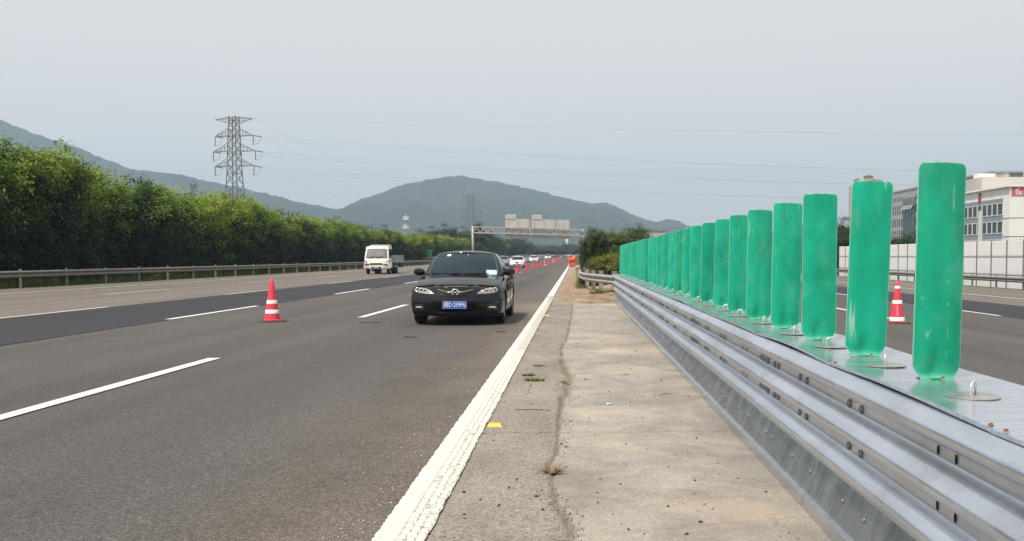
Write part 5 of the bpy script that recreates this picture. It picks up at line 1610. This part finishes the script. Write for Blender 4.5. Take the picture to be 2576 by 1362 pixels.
def sign_back(x0p, x1p, top, bot, tab, label, part):
    """traffic sign seen from its unpainted rear, with stiffening ribs"""
    x0, x1 = px2x(x0p, D4), px2x(x1p, D4); zt, zb2 = zB(top), zB(bot)
    s = empty('road_sign', ((x0+x1)/2, D4 + 0.85, rise(D4) + zb2)); tag(s, label, 'road sign', 'sign backs on the gantry')
    w = (x1-x0)/2; h = zt - zb2
    def sheet_(nm, a, b, c, d):
        m = MB(); r = 0.18
        poly = []
        for cx, cz, a0 in ((b-r, d-r, 0), (a+r, d-r, 90), (a+r, c+r, 180), (b-r, c+r, 270)):
            for q in range(4): poly.append((cx + r*math.cos(R(a0 + q*30)), cz + r*math.sin(R(a0 + q*30))))
        m.prism(poly, 0, 0.05); o = m.build(nm, M['sign_back'], s)
        return o
    sheet_('sign_sheet', -w, w, 0, h)
    n = int(h/0.36)
    for k in range(n):
        z = 0.12 + k*(h-0.24)/max(1, n-1)
        m = MB(); m.box((-w+0.08, -0.045, z-0.025), (w-0.08, -0.002, z+0.025)); m.build('rib', M['sign_rib'], s)
    nv = int(2*w/0.42)
    for k in range(nv):
        x = -w + 0.15 + k*(2*w-0.3)/(nv-1)
        m = MB(); m.box((x-0.02, -0.03, 0.05), (x+0.02, -0.003, h-0.05)); m.build('rib', M['sign_rib'], s)
    for k in range(3):
        x = -w*0.8 + k*w*0.8
        m = MB(); m.box((x-0.06, -0.22, 0.1), (x+0.06, -0.046, h-0.1)); m.build('hanger', M['sign_rib'], s)
    if tab:
        a, b = px2x(tab[0], D4) - (x0+x1)/2, px2x(tab[1], D4) - (x0+x1)/2
        sheet_('sign_tab', a, b, h - 0.1, zB(tab[2]) - zb2)
        for k in range(3):
            z = h + 0.12 + k*0.33
            m = MB(); m.box((a+0.08, -0.045, z-0.025), (b-0.08, -0.002, z+0.025)); m.build('rib', M['sign_rib'], s)
        for k in range(5):
            x = a + 0.2 + k*(b-a-0.4)/4
            m = MB(); m.box((x-0.02, -0.03, h), (x+0.02, -0.003, zB(tab[2]) - zb2 - 0.05)); m.build('rib', M['sign_rib'], s)
sign_back(1271, 1332.5, 552, 600, (1271, 1298, 540), 'left grey sign back with a raised left tab', 0)
sign_back(1337, 1398, 553, 601, (1337, 1363.5, 541), 'middle grey sign back with a raised left tab', 1)
sign_back(1401, 1433, 553.5, 601.5, None, 'narrow right-hand grey sign back without a tab', 2)

# ---- green roadside board and brown parapet
px_ = empty('parapet', (-24.3, 171.5, rise(171) - 0.1)); tag(px_, 'brown masonry parapet block at the end of the near guardrail', 'parapet')
m = MB(); m.box((-0.9, 0, -0.3), (2.0, 5.0, 1.15)); m.build('block', M['parapet'], px_)
m = MB(); m.box((-1.0, -0.1, 1.15), (2.1, 5.1, 1.32)); m.build('coping', M['parapet_cap'], px_)
m = MB(); m.box((-1.25, -0.15, -0.3), (-0.88, 0.5, 1.40)); m.build('pier', M['parapet_cap'], px_)
sg = empty('road_sign', (-24.3, 172.5, rise(172))); tag(sg, 'small plain dark green board above the brown parapet', 'road sign')
m = MB(); m.box((-0.72, -0.03, 1.28), (0.72, 0.02, 2.50)); m.build('board', M['sign_green'], sg)
m = MB(); m.tube([(0, 0.07, -0.2), (0, 0.07, 2.3)], 0.045, 8); m.build('sign_post', M['post_old'], sg)

# ================================================================ NOISE WALL
NX = 29.0
nw = empty('noise_wall', (NX, 0, -0.67)); tag(nw, 'long pale panelled noise wall behind the right guardrail', 'wall')
yy = 114.0; k = 0
def pane(y0, y1, z0, z1, mat, y):
    m = MB(); b = 0.03
    m.box((-0.04, y0, z0), (0.04, y1, z1)); m.box((-0.052, y0+b*2, z0+b*2), (-0.04, y1-b*2, z1-b*2)); m.build('panel', mat, nw, loc=(0, 0, rise(y)))
while yy > 52:
    y0 = yy - 2.6
    m = MB(); m.box((-0.075, yy-0.07, -0.4), (0.075, yy+0.07, 3.12)); m.build('wall_post', M['wall_post'], nw, loc=(0, 0, rise(yy)))
    pane(y0+0.075, yy-0.075, 2.02, 3.10, M['wall_panel'], yy); pane(y0+0.075, yy-0.075, 0.80, 1.97, M['wall_panel2'], yy); pane(y0+0.075, yy-0.075, -0.25, 0.75, M['wall_panel2'], yy)
    for z in (1.97, 0.75):
        m = MB(); m.box((-0.06, y0+0.07, z), (0.06, yy-0.07, z+0.05)); m.build('wall_rail', M['wall_post'], nw, loc=(0, 0, rise(yy)))
    yy = y0; k += 1

# ================================================================ BUILDINGS
# school-like block with window bands (facade parallel to the road, sunlit gable towards the camera)
BXf = 80.0
bz = lambda r: H + r*BXf
b1 = empty('school_building', (BXf, 192, -0.7)); tag(b1, 'white school-like building with barred window bands and a red banner', 'building')
ZR = bz(0.1645) + 0.7
m = MB(); m.box((0, 0, -1), (26, 44, ZR)); m.build('wall', M['bld_white'], b1)
m = MB(); m.box((-0.5, -0.35, ZR), (26.3, 44.3, ZR+0.35)); m.build('parapet', M['bld_white'], b1)
pitch = 3.42
sl = 1/BXf
row_top = [bz(0.1645 - 0.036*1) + 0.7 - k*pitch for k in range(4)]
y_start, bay = 6.3, 2.35
def unit_win(g, y0, w, z0, hgt):
    m = MB(); m.box((-0.06, y0, z0), (-0.01, y0+w, z0+hgt)); wn_ = m.build('window', M['win_dark'], g)
    m = MB()
    for k in range(1, 4): m.box((-0.10, y0+w*k/4-0.025, z0), (-0.065, y0+w*k/4+0.025, z0+hgt))
    for k in (0.33, 0.66): m.box((-0.095, y0, z0+hgt*k-0.025), (-0.065, y0+w, z0+hgt*k+0.025))
    m.build('window_bars', M['win_grid'], wn_)
    return wn_
for r in range(4):
    zt = row_top[r]; hgt = 2.05
    m = MB(); m.box((-0.12, 3.0, zt), (-0.005, 43.0, zt+0.16)); m.box((-0.12, 3.0, zt-hgt-0.16), (-0.005, 43.0, zt-hgt)); m.build('window_surround', M['win_frame'], b1)
    m = MB(); m.box((-0.05, 3.0, zt-pitch+0.16), (-0.004, 43.0, zt-hgt-0.16)); m.build('spandrel', M['bld_blue'], b1)
    for k in range(16):
        y0 = 3.3 + k*2.45
        unit_win(b1, y0, 1.85, zt-hgt, hgt)
        m = MB(); m.box((-0.10, y0+1.92, zt-hgt), (-0.004, y0+2.40, zt)); m.build('window_pier', M['win_frame'], b1)
m = MB(); m.box((-0.05, 3.0, row_top[0]+0.16), (-0.004, 43.0, row_top[0]+0.95)); m.build('spandrel', M['bld_blue'], b1)
for zc in (row_top[0]-2.9, row_top[1]-2.9):
    m = MB(); m.box((-0.03, -0.03, zc), (26, -0.004, zc+0.12)); m.box((-0.04, -0.03, zc), (-0.004, 2.9, zc+0.12)); m.build('string_course', M['win_grid'], b1)
for r in range(3):
    for k in range(5):
        m = MB(); m.box((4.2 + k*4.5, -0.05, row_top[r]-1.9), (6.4 + k*4.5, -0.005, row_top[r])); wn_ = m.build('window', M['win_dark'], b1)
        m = MB(); m.box((4.0 + k*4.5, -0.10, row_top[r]), (6.6 + k*4.5, -0.004, row_top[r]+0.14)); m.box((4.0 + k*4.5, -0.10, row_top[r]-2.05), (6.6 + k*4.5, -0.004, row_top[r]-1.9)); m.box((4.05 + k*4.5, -0.09, row_top[r]-1.9), (4.2 + k*4.5, -0.004, row_top[r])); m.build('window_surround', M['win_frame'], wn_)
for k, y0 in enumerate((13.5, 22.5)):
    for j in range(2):
        m = MB()
        z = row_top[0] + 0.75 + (0.95 if j == 0 else 0)*1.0
        m.box((-0.25, y0, z), (-0.12, y0+1.0, z+0.12)); m.box((-0.25, y0, z+0.34), (-0.12, y0+1.0, z+0.46)); m.box((-0.25, y0, z+0.7), (-0.12, y0+1.0, z+0.82)); m.box((-0.25, y0+0.42, z), (-0.12, y0+0.58, z+0.85)); m.box((-0.25, y0+0.05, z+0.1), (-0.12, y0+0.2, z+0.7)); m.box((-0.25, y0+0.8, z+0.1), (-0.12, y0+0.95, z+0.7))
        m.build('red_letter', M['red_sign'], b1)
    m = MB(); m.box((-0.12, y0-0.05, row_top[0]+0.7), (-0.06, y0+1.05, row_top[0]+2.6)); m.build('letter_backing', M['roof_brown'], b1)
# banner on the gable
bn = empty('banner', (BXf + 0.25, 191.95, ZR - 0.7 - 1.60)); tag(bn, 'red advertising banner with white digits on the sunlit gable', 'banner')
m = MB(); m.box((0, -0.06, 0), (9.0, -0.02, 1.75)); m.build('banner_cloth', M['red_banner'], bn)
m = MB(); m.box((-0.12, -0.055, -0.1), (0, -0.02, 1.9)); m.box((0, -0.055, 1.75), (9.0, -0.02, 1.9)); m.build('banner_frame', M['bld_white'], bn)
me = text_mesh('135 388', 0.86, 0.01, 0.03); me.materials.clear(); me.materials.append(M['plate_white'])
tx = put('banner_digits', me, bn, (2.05, -0.08, 0.40), (R(90), 0, 0))
sw = [(0.6, 1.15), (0.95, 1.2), (1.2, 1.45), (1.25, 1.75), (1.6, 1.95), (8.5, 1.98), (8.5, 1.90), (1.75, 1.84), (1.5, 1.72), (1.48, 1.4), (1.25, 1.12), (0.9, 1.02)]
m = MB(); m.prism([(x*0.9, z*0.82) for x, z in sw], -0.09, -0.065); m.build('banner_logo', M['plate_white'], bn)
# white service pipe / lamp post standing before the facade
lp = empty('lamp_post', (58.1, 149.5, -0.7)); tag(lp, 'white square post standing in front of the window bands', 'post')
m = MB(); m.box((-0.22, -0.2, -0.3), (0.22, 0.2, zz(532, 150)+0.7)); m.build('shaft', M['win_frame'], lp)
m = MB(); m.box((-0.06, -0.215, 0), (0.06, -0.205, zz(532, 150)+0.6)); m.build('groove', M['bld_beige'], lp)
m = MB(); m.tube([(0, 0, zz(532, 150)+0.7), (0, 0, zz(508, 150)+0.7)], 0.05, 6); m.build('rod', M['wall_post'], lp)

# grey tiled block with tiny windows and a green glass bay
AX = 105.0
b2 = empty('office_block', (AX, 262, -0.7)); tag(b2, 'grey tiled block with rows of tiny windows and a green glass bay', 'building')
ZA = H + 0.2045*AX + 0.7
m = MB(); m.box((0, 0, -1), (34, 92, ZA)); m.build('wall', M['bld_grey'], b2)
m = MB(); m.box((-0.2, -0.2, ZA), (34.2, 92.2, ZA+0.5)); m.build('parapet', M['bld_grey'], b2)
yA = lambda px: AX*2620/(px-1445) - 262
def pxA(zx): return (2800 + 0.323*zx)/1.3346
g0, g1_ = yA(pxA(838)), yA(pxA(714))
zA = lambda zx, zy: (650.5 - (560 + 0.323*zy)/1.3346)/(pxA(zx)-1445)*AX + H + 0.7
gt = zA(838, 316)
m = MB(); m.box((-0.3, g0, 0), (-0.004, g1_, gt)); gb = m.build('glass_bay', M['curtain_glass'], b2)
for k in range(9):
    z = gt - (k+1)*2.3
    if z > 0.3:
        m = MB(); m.box((-0.36, g0, z), (-0.30, g1_, z+0.12)); m.build('mullion', M['mullion'], gb)
for k in range(1, 4):
    y0 = g0 + (g1_-g0)*k/4
    m = MB(); m.box((-0.36, y0-0.05, 0), (-0.30, y0+0.05, gt)); m.build('mullion', M['mullion'], gb)
for k in range(4):
    y0 = g0 + 1.0 + k*(g1_-g0-1)/4
    m = MB(); m.prism([(0, 0), (0.9, -1.3), (0.95, -1.25), (0.06, 0.05)], 0, 2.0, 'y'); 
    m = MB(); m.add([(-0.31, y0, gt-2.2), (-0.31, y0+2.4, gt-2.2), (-1.2, y0+2.4, gt-3.6), (-1.2, y0, gt-3.6), (-0.33, y0, gt-2.28), (-0.33, y0+2.4, gt-2.28), (-1.22, y0+2.4, gt-3.68), (-1.22, y0, gt-3.68)], [(0,1,2,3),(7,6,5,4),(0,4,5,1),(1,5,6,2),(2,6,7,3),(3,7,4,0)])
    m.build('open_window', M['lamp_house'], gb)
rows_ = [zA(630, v) for v in (352, 440, 487, 573, 612, 692, 745)]
wm = MB(); wm.box((-0.05, 0, 0), (-0.004, 0.95, 1.25)); WIN = wm.mesh('window', M['win_dark'])
pit = (yA(pxA(570)) - yA(pxA(702)))/6
for zr in rows_:
    for k in range(12):
        put('window', WIN, b2, (0, yA(pxA(702)) + k*pit, zr - 0.6))
    for k in range(10):
        put('window', WIN, b2, (0, yA(pxA(850)) - k*pit, zr - 0.6))
# roof structures seen above the school block
b3 = empty('penthouse', (97, 205, ZR + 2.0)); 
bpy.data.objects.remove(b3)
b4 = empty('warehouse_block', (92, 236, -0.7)); tag(b4, 'beige upper block behind the school-like building', 'building')
zB4 = 0.7 + H + (650.5-462)/2620*255
m = MB(); m.box((0, 0, -1), (22, 24, zB4)); m.build('wall', M['bld_beige'], b4)
m = MB(); m.box((3, 10, zB4), (7.0, 13, zB4+1.6)); m.build('roof_tank', M['bld_white'], b4)
m = MB(); m.box((8.6, 3, zB4), (10.6, 6, zB4+1.2)); m.build('roof_vent', M['wall_post'], b4)
m = MB(); m.box((7.6, 2.6, zB4+1.2), (10.8, 6.4, zB4+1.45)); m.build('vent_hood', M['bld_blue'], b4)
m = MB(); m.box((10.4, 0.4, zB4), (20, 14, zB4+1.7)); m.build('stair_head', M['bld_beige'], b4)
# pink apartment tower with hipped turrets
D7 = 600
b5 = empty('apartment_tower', (px2x(2186, D7), D7, 0)); tag(b5, 'pink apartment tower with brown hipped turret roofs above a glare board', 'building')
zt7 = zz(466, D7)
m = MB(); m.box((-8, 0, -2), (8, 16, zt7)); m.build('wall', M['bld_pink'], b5)
def turret(x0p, x1p, eave, peak):
    x0, x1 = px2x(x0p, D7) - px2x(2186, D7), px2x(x1p, D7) - px2x(2186, D7); ze, zp = zz(eave, D7), zz(peak, D7)
    m = MB(); w = x1-x0
    m.box((x0+0.5, 3, zt7-0.5), (x1-0.5, 3+w, ze)); m.build('turret', M['bld_pink'], b5)
    m = MB(); cx, cy = (x0+x1)/2, 3 + w/2
    m.add([(x0, 2.4, ze), (x1, 2.4, ze), (x1, 3.6+w, ze), (x0, 3.6+w, ze), (cx, cy, zp)], [(0,1,4),(1,2,4),(2,3,4),(3,0,4),(3,2,1,0)]); m.build('roof', M['roof_brown'], b5)
turret(2151, 2168, 454, 447); turret(2177, 2199, 444, 438); turret(2188, 2222, 455, 449)
for r in range(13):
    for k in range(5):
        put('window', WIN, b5, (-7.0 + k*3.1, -0.001, 3 + r*3.0), (0, 0, R(-90))).scale = (1, 1.6, 1.2)
# small pink block glimpsed over the hedges, and a small white tower at the road's end
b6 = empty('low_pink_building', (px2x(1655, 480), 480, 1.5)); tag(b6, 'low pink building glimpsed over the median hedge', 'building')
m = MB(); m.box((-3.5, 0, -2), (3.5, 8, zz(583, 480)-1.5)); m.build('wall', M['bld_pink'], b6)
m = MB(); m.box((-3.8, -0.3, zz(583, 480)-1.5), (3.8, 8.3, zz(581, 480)-1.5)); m.build('roof', M['roof_brown'], b6)
for r in range(3):
    for k in range(3): put('window', WIN, b6, (-2.6 + k*2.1, -0.001, 2 + r*3.0), (0, 0, R(-90)))
b7 = empty('white_tower', (px2x(1426, 700), 700, 2)); tag(b7, 'small white tower block below the right-hand sign', 'building')
m = MB(); m.box((-0.9, 0, -2), (0.9, 3, zz(601, 700)-2)); m.build('wall', M['bld_white'], b7)
m = MB(); m.box((-1.0, -0.1, zz(601, 700)-2), (1.0, 3.1, zz(600, 700)-2)); m.build('roof', M['bld_grey'], b7)

# ================================================================ ROAD WORKERS (bent over, orange workwear)
def capsule_bm(bm, p, q, r0, r1, n=10):
    p, q = Vector(p), Vector(q); d = (q-p); L = d.length or 1e-4; d = d/L
    up = Vector((0, 0, 1)) if abs(d.z) < 0.9 else Vector((1, 0, 0))
    a = d.cross(up).normalized(); b = a.cross(d)
    prof = [(-r0, 0.0), (-r0*0.7, r0*0.72), (0, r0), (L, r1), (L+r1*0.7, r1*0.72), (L+r1, 0.0)]
    rings = []
    for t_, r in prof:
        rings.append([bm.verts.new(p + d*t_ + (a*math.cos(2*PI*k/n) + b*math.sin(2*PI*k/n))*max(r, 1e-3)) for k in range(n)])
    for i in range(len(prof)-1):
        for k in range(n):
            u = (k+1) % n
            bm.faces.new((rings[i][k], rings[i][u], rings[i+1][u], rings[i+1][k]))
    bm.faces.new(list(reversed(rings[0]))); bm.faces.new(rings[-1])
def fused(name, caps, mat, vox, parent=None, loc=None, rot=None):
    bm = bmesh.new()
    for c in caps: capsule_bm(bm, *c)
    bmesh.ops.recalc_face_normals(bm, faces=bm.faces)
    me = bpy.data.meshes.new(name); bm.to_mesh(me); bm.free()
    tmp = put(name, me)
    md = tmp.modifiers.new('r', 'REMESH'); md.mode = 'VOXEL'; md.voxel_size = vox; md.use_smooth_shade = True
    ms = tmp.modifiers.new('s', 'SMOOTH'); ms.iterations = 3; ms.factor = 0.5
    dg = bpy.context.evaluated_depsgraph_get(); dg.update()
    new = bpy.data.meshes.new_from_object(tmp.evaluated_get(dg))
    bpy.data.objects.remove(tmp)
    new.materials.clear(); new.materials.append(mat)
    return put(name, new, parent, loc, rot)
def worker(loc, rz, label, bend, hat=None):
    """bend = forward lean of the trunk in degrees; faces local -y"""
    b = R(bend); hip = Vector((0, 0.10, 0.92))
    up = Vector((0, -math.sin(b), math.cos(b)))
    chest = hip + up*0.36; neck = hip + up*0.55
    head = neck + Vector((0, -math.sin(min(b+0.35, 1.9)), math.cos(min(b+0.35, 1.9))))*0.20
    caps = [(hip, chest, 0.14, 0.16), (chest, neck, 0.16, 0.06), (neck, head, 0.055, 0.06), (head, head + up*0.05, 0.095, 0.098), (head + Vector((0, -0.085, -0.01)), head + Vector((0, -0.105, -0.03)), 0.018, 0.014)]
    cloth_j = [(hip + up*0.02, chest, 0.165, 0.185), (chest, neck + up*-0.03, 0.185, 0.10)]
    tro, boots = [], []
    for s in (1, -1):
        h = hip + Vector((s*0.095, 0, -0.02)); k = Vector((s*0.11, -0.06, 0.50)); a = Vector((s*0.13, 0.05, 0.09)); toe = a + Vector((s*0.02, -0.16, -0.05))
        caps += [(h, k, 0.085, 0.06), (k, a, 0.058, 0.042), (a, toe, 0.045, 0.035)]
        tro += [(h, k, 0.108, 0.085), (k, a + Vector((0, 0, 0.14)), 0.085, 0.078)]
        boots += [(a + Vector((0, 0, 0.14)), a, 0.065, 0.06), (a, toe, 0.06, 0.048)]
        sh = chest + up*0.13 + Vector((s*0.20, 0, 0)); el = sh + Vector((s*0.05, -0.10, -0.27)); wr = el + Vector((-s*0.05, -0.12, -0.22)); pm_ = wr + Vector((0, -0.02, -0.07))
        caps += [(sh, el, 0.055, 0.045), (el, wr, 0.043, 0.03), (wr, pm_, 0.033, 0.036)]
        for f_ in range(4):
            o = Vector((0.028 - f_*0.019, -0.006, -0.03)); L = (0.055, 0.065, 0.06, 0.045)[f_]
            m1 = pm_ + o + Vector((0, 0.008, -L*0.6)); caps += [(pm_ + o*0.6, m1, 0.0095, 0.009), (m1, m1 + Vector((0, 0.018, -L*0.45)), 0.009, 0.008)]
        th = wr + Vector((s*-0.03, -0.01, -0.03)); caps += [(th, th + Vector((-s*0.02, -0.02, -0.045)), 0.011, 0.009)]
        cloth_j += [(sh, el, 0.078, 0.068), (el, wr + Vector((0, 0.01, 0.03)), 0.066, 0.055)]
    tro += [(hip + Vector((-0.06, 0, 0)), hip + Vector((0.06, 0, 0)), 0.155, 0.155)]
    p = fused('person', caps, M['skin'], 0.008, None, loc, (0, 0, rz))
    fused('jacket', cloth_j, M['orange'], 0.018, p); fused('trousers', tro, M['orange'], 0.018, p); fused('boots', boots, M['boot'], 0.014, p)
    m = MB(); m.ball(head + Vector((0, 0.012, 0.028)), (0.103, 0.112, 0.098), 14); m.build('cap' if hat else 'hair', hat or M['hair'], p, smooth=True)
    tag(p, label, 'person'); return p
worker((-0.50, 128.0, rise(128)+0.03), R(200), 'person in orange workwear bending lowest, by the end of the white line', 82)
worker((-0.10, 129.0, rise(129)+0.06), R(165), 'person in orange workwear stooping on the right, beside the hedge', 48, M['orange'])

# ================================================================ SMALL THINGS ON THE SHOULDER
def stud(X, y, sc, lab):
    g = empty('road_stud', (X, y, 0.004)); tag(g, lab, 'road stud')
    m = MB(); m.v = [(-.055,-.05,0),(.055,-.05,0),(.055,.05,0),(-.055,.05,0),(-.045,-.028,.022),(.045,-.028,.022),(.045,.028,.022),(-.045,.028,.022)]
    m.f = [(4,5,6,7),(0,1,5,4),(1,2,6,5),(2,3,7,6),(3,0,4,7)]; m.m = [0]*5
    o = m.build('stud_body', M['stud_yellow'], g); o.scale = (sc, sc, sc)
    m = MB(); m.add([(-.042,-.0475,.004),(.042,-.0475,.004),(.040,-.0315,.0195),(-.040,-.0315,.0195)], [(0,1,2,3)]); o = m.build('stud_lens', M['lamp_amber'] if False else M['stud_yellow'], g); o.scale = (sc, sc*1.005, sc)
stud(-0.60, 7.82, 1.0, 'bright yellow road stud beside the edge line near the camera')
stud(-0.61, 22.9, 1.0, 'small yellow road stud farther along beside the black car')
# crumbs and pebbles
def scatter(name, seed, n, fn, size, mat, lab):
    rnd = random.Random(seed); m = MB()
    for _ in range(n):
        x, y = fn(rnd); s = size*rnd.uniform(.4, 1.3)*(1 + 0.35*(rnd.random() < .08))
        o = [(s*rnd.uniform(.6, 1.2)*cx, s*rnd.uniform(.6, 1.2)*cy, s*rnd.uniform(.5, .9)*cz) for cx, cy, cz in ((1,0,.1),(-1,0,.1),(0,1,.1),(0,-1,.1),(0,0,1),(.0,.0,-.3))]
        a = rnd.uniform(0, 6); ca, sa = math.cos(a), math.sin(a)
        m.add([(x + px0*ca - py0*sa, y + px0*sa + py0*ca, 0.006 + pz) for px0, py0, pz in o], [(0,2,4),(2,1,4),(1,3,4),(3,0,4),(2,0,5),(1,2,5),(3,1,5),(0,3,5)])
    tag(m.build(name, mat), lab, 'gravel', kind='stuff')
def near_y(r): return 4.2 + 24*r.random()**2.2
def f_crack(r):
    y = near_y(r); return crack_x(y) + r.gauss(0, 0.05), y
scatter('gravel', 1, 900, f_crack, 0.008, M['pebble'], 'crumbled grit along the long shoulder crack')
scatter('dark_clods', 2, 260, lambda r: (r.uniform(-0.62, 1.05), near_y(r)), 0.010, M['pebble_dark'], 'small dark clods strewn over the shoulder')
scatter('pale_chips', 3, 330, lambda r: (-0.93 - abs(r.gauss(0, 0.16)), near_y(r)), 0.0045, M['paint_edge'], 'pale paint chips beside the white edge line')
scatter('grit', 4, 900, lambda r: (r.uniform(-0.64, 1.1), near_y(r)), 0.006, M['pebble'], 'fine grit scattered on the shoulder')
scatter('grit', 5, 500, lambda r: (r.uniform(-4.3, -0.95), 4.2 + 16*r.random()**1.8), 0.006, M['pebble'], 'fine grit scattered on the dark lane')
for k, (X, y, s, a, mt, lab) in enumerate(((0.295, 8.95, 0.045, 0.4, 'plate_white', 'scrap of white paper on the sandy shoulder'), (0.33, 20.1, 0.05, 1.2, 'plate_white', 'small white scrap on the shoulder near the barrier foot'), (-0.33, 5.9, 0.02, 0.2, 'pebble_dark', 'dark clod on the coarse asphalt nearest the edge line'))):
    m = MB(); n = 5; rows = []
    for i in range(n+1):
        rows.append([(s*(-.5 + j/4)*(1 - 0.3*abs(i-2.5)/2.5), s*(i/n - .5)*0.8, 0.004 + 0.25*s*abs(math.sin(i*1.3 + j*0.9 + k))) for j in range(5)])
    m.grid(rows); o = m.build('litter_scrap', M[mt], None, loc=(X, y, 0.006), rot=(0, 0, a), smooth=True)
    md = o.modifiers.new('thickness', 'SOLIDIFY'); md.thickness = 0.001
    tag(o, lab, 'litter')
for k, (X, y, L, a, lab) in enumerate(((-4.0, 20.4, 0.42, 0.05, 'flat black rubber shred on the lane left of the black car'), (-2.62, 16.6, 0.22, 0.1, 'small black rubber shred on the lane in front of the black car'), (-1.26, 17.8, 0.20, -0.1, 'small dark shred between the black car and the edge line'))):
    m = MB(); rows = []
    for i in range(7):
        u = i/6; w = 0.05*math.sin(PI*min(.95, max(.05, u)))*(1 + 0.4*math.sin(i*2.3 + k))
        rows.append([(L*(u-.5), -w, 0.0), (L*(u-.5), 0.0, 0.012 + 0.006*math.sin(i*1.9)), (L*(u-.5), w, 0.0)])
    m.grid(rows); tag(m.build('rubber_shred', M['tyre'], None, smooth=True, loc=(X, y, 0.010), rot=(0, 0, a)), lab, 'debris')
# twig and leaf bits lying across the crack
for k, (x0, y0, x1, y1, lab) in enumerate(((-0.50, 8.62, -0.20, 8.60, 'thin dark twig lying across the shoulder'), (0.80, 9.6, 0.90, 9.62, 'short brown twig near the barrier foot'))):
    m = MB(); m.tube([(x0, y0, 0.012), ((x0+x1)/2, (y0+y1)/2 + 0.01, 0.016), (x1, y1, 0.010)], [0.003, 0.004, 0.002], 6); tag(m.build('twig', M['bark'], smooth=True), lab, 'twig')

# ================================================================ HAZE
t = NT('haze_air')
t.n.remove(t.b)
pv = t.new('ShaderNodeVolumePrincipled')
pv.inputs['Color'].default_value = (0.61, 0.805, 1.0, 1)
pv.inputs['Density'].default_value = 0.00032
pv.inputs['Anisotropy'].default_value = 0.1
t.link(pv.outputs[0], t.out.inputs['Volume'])
m = MB(); m.box((-5000, -600, -12), (5000, 4200, 330))
hz = m.build('haze', t.mat)
tag(hz, 'pale summer haze between the camera and the mountains', 'haze', kind='stuff')
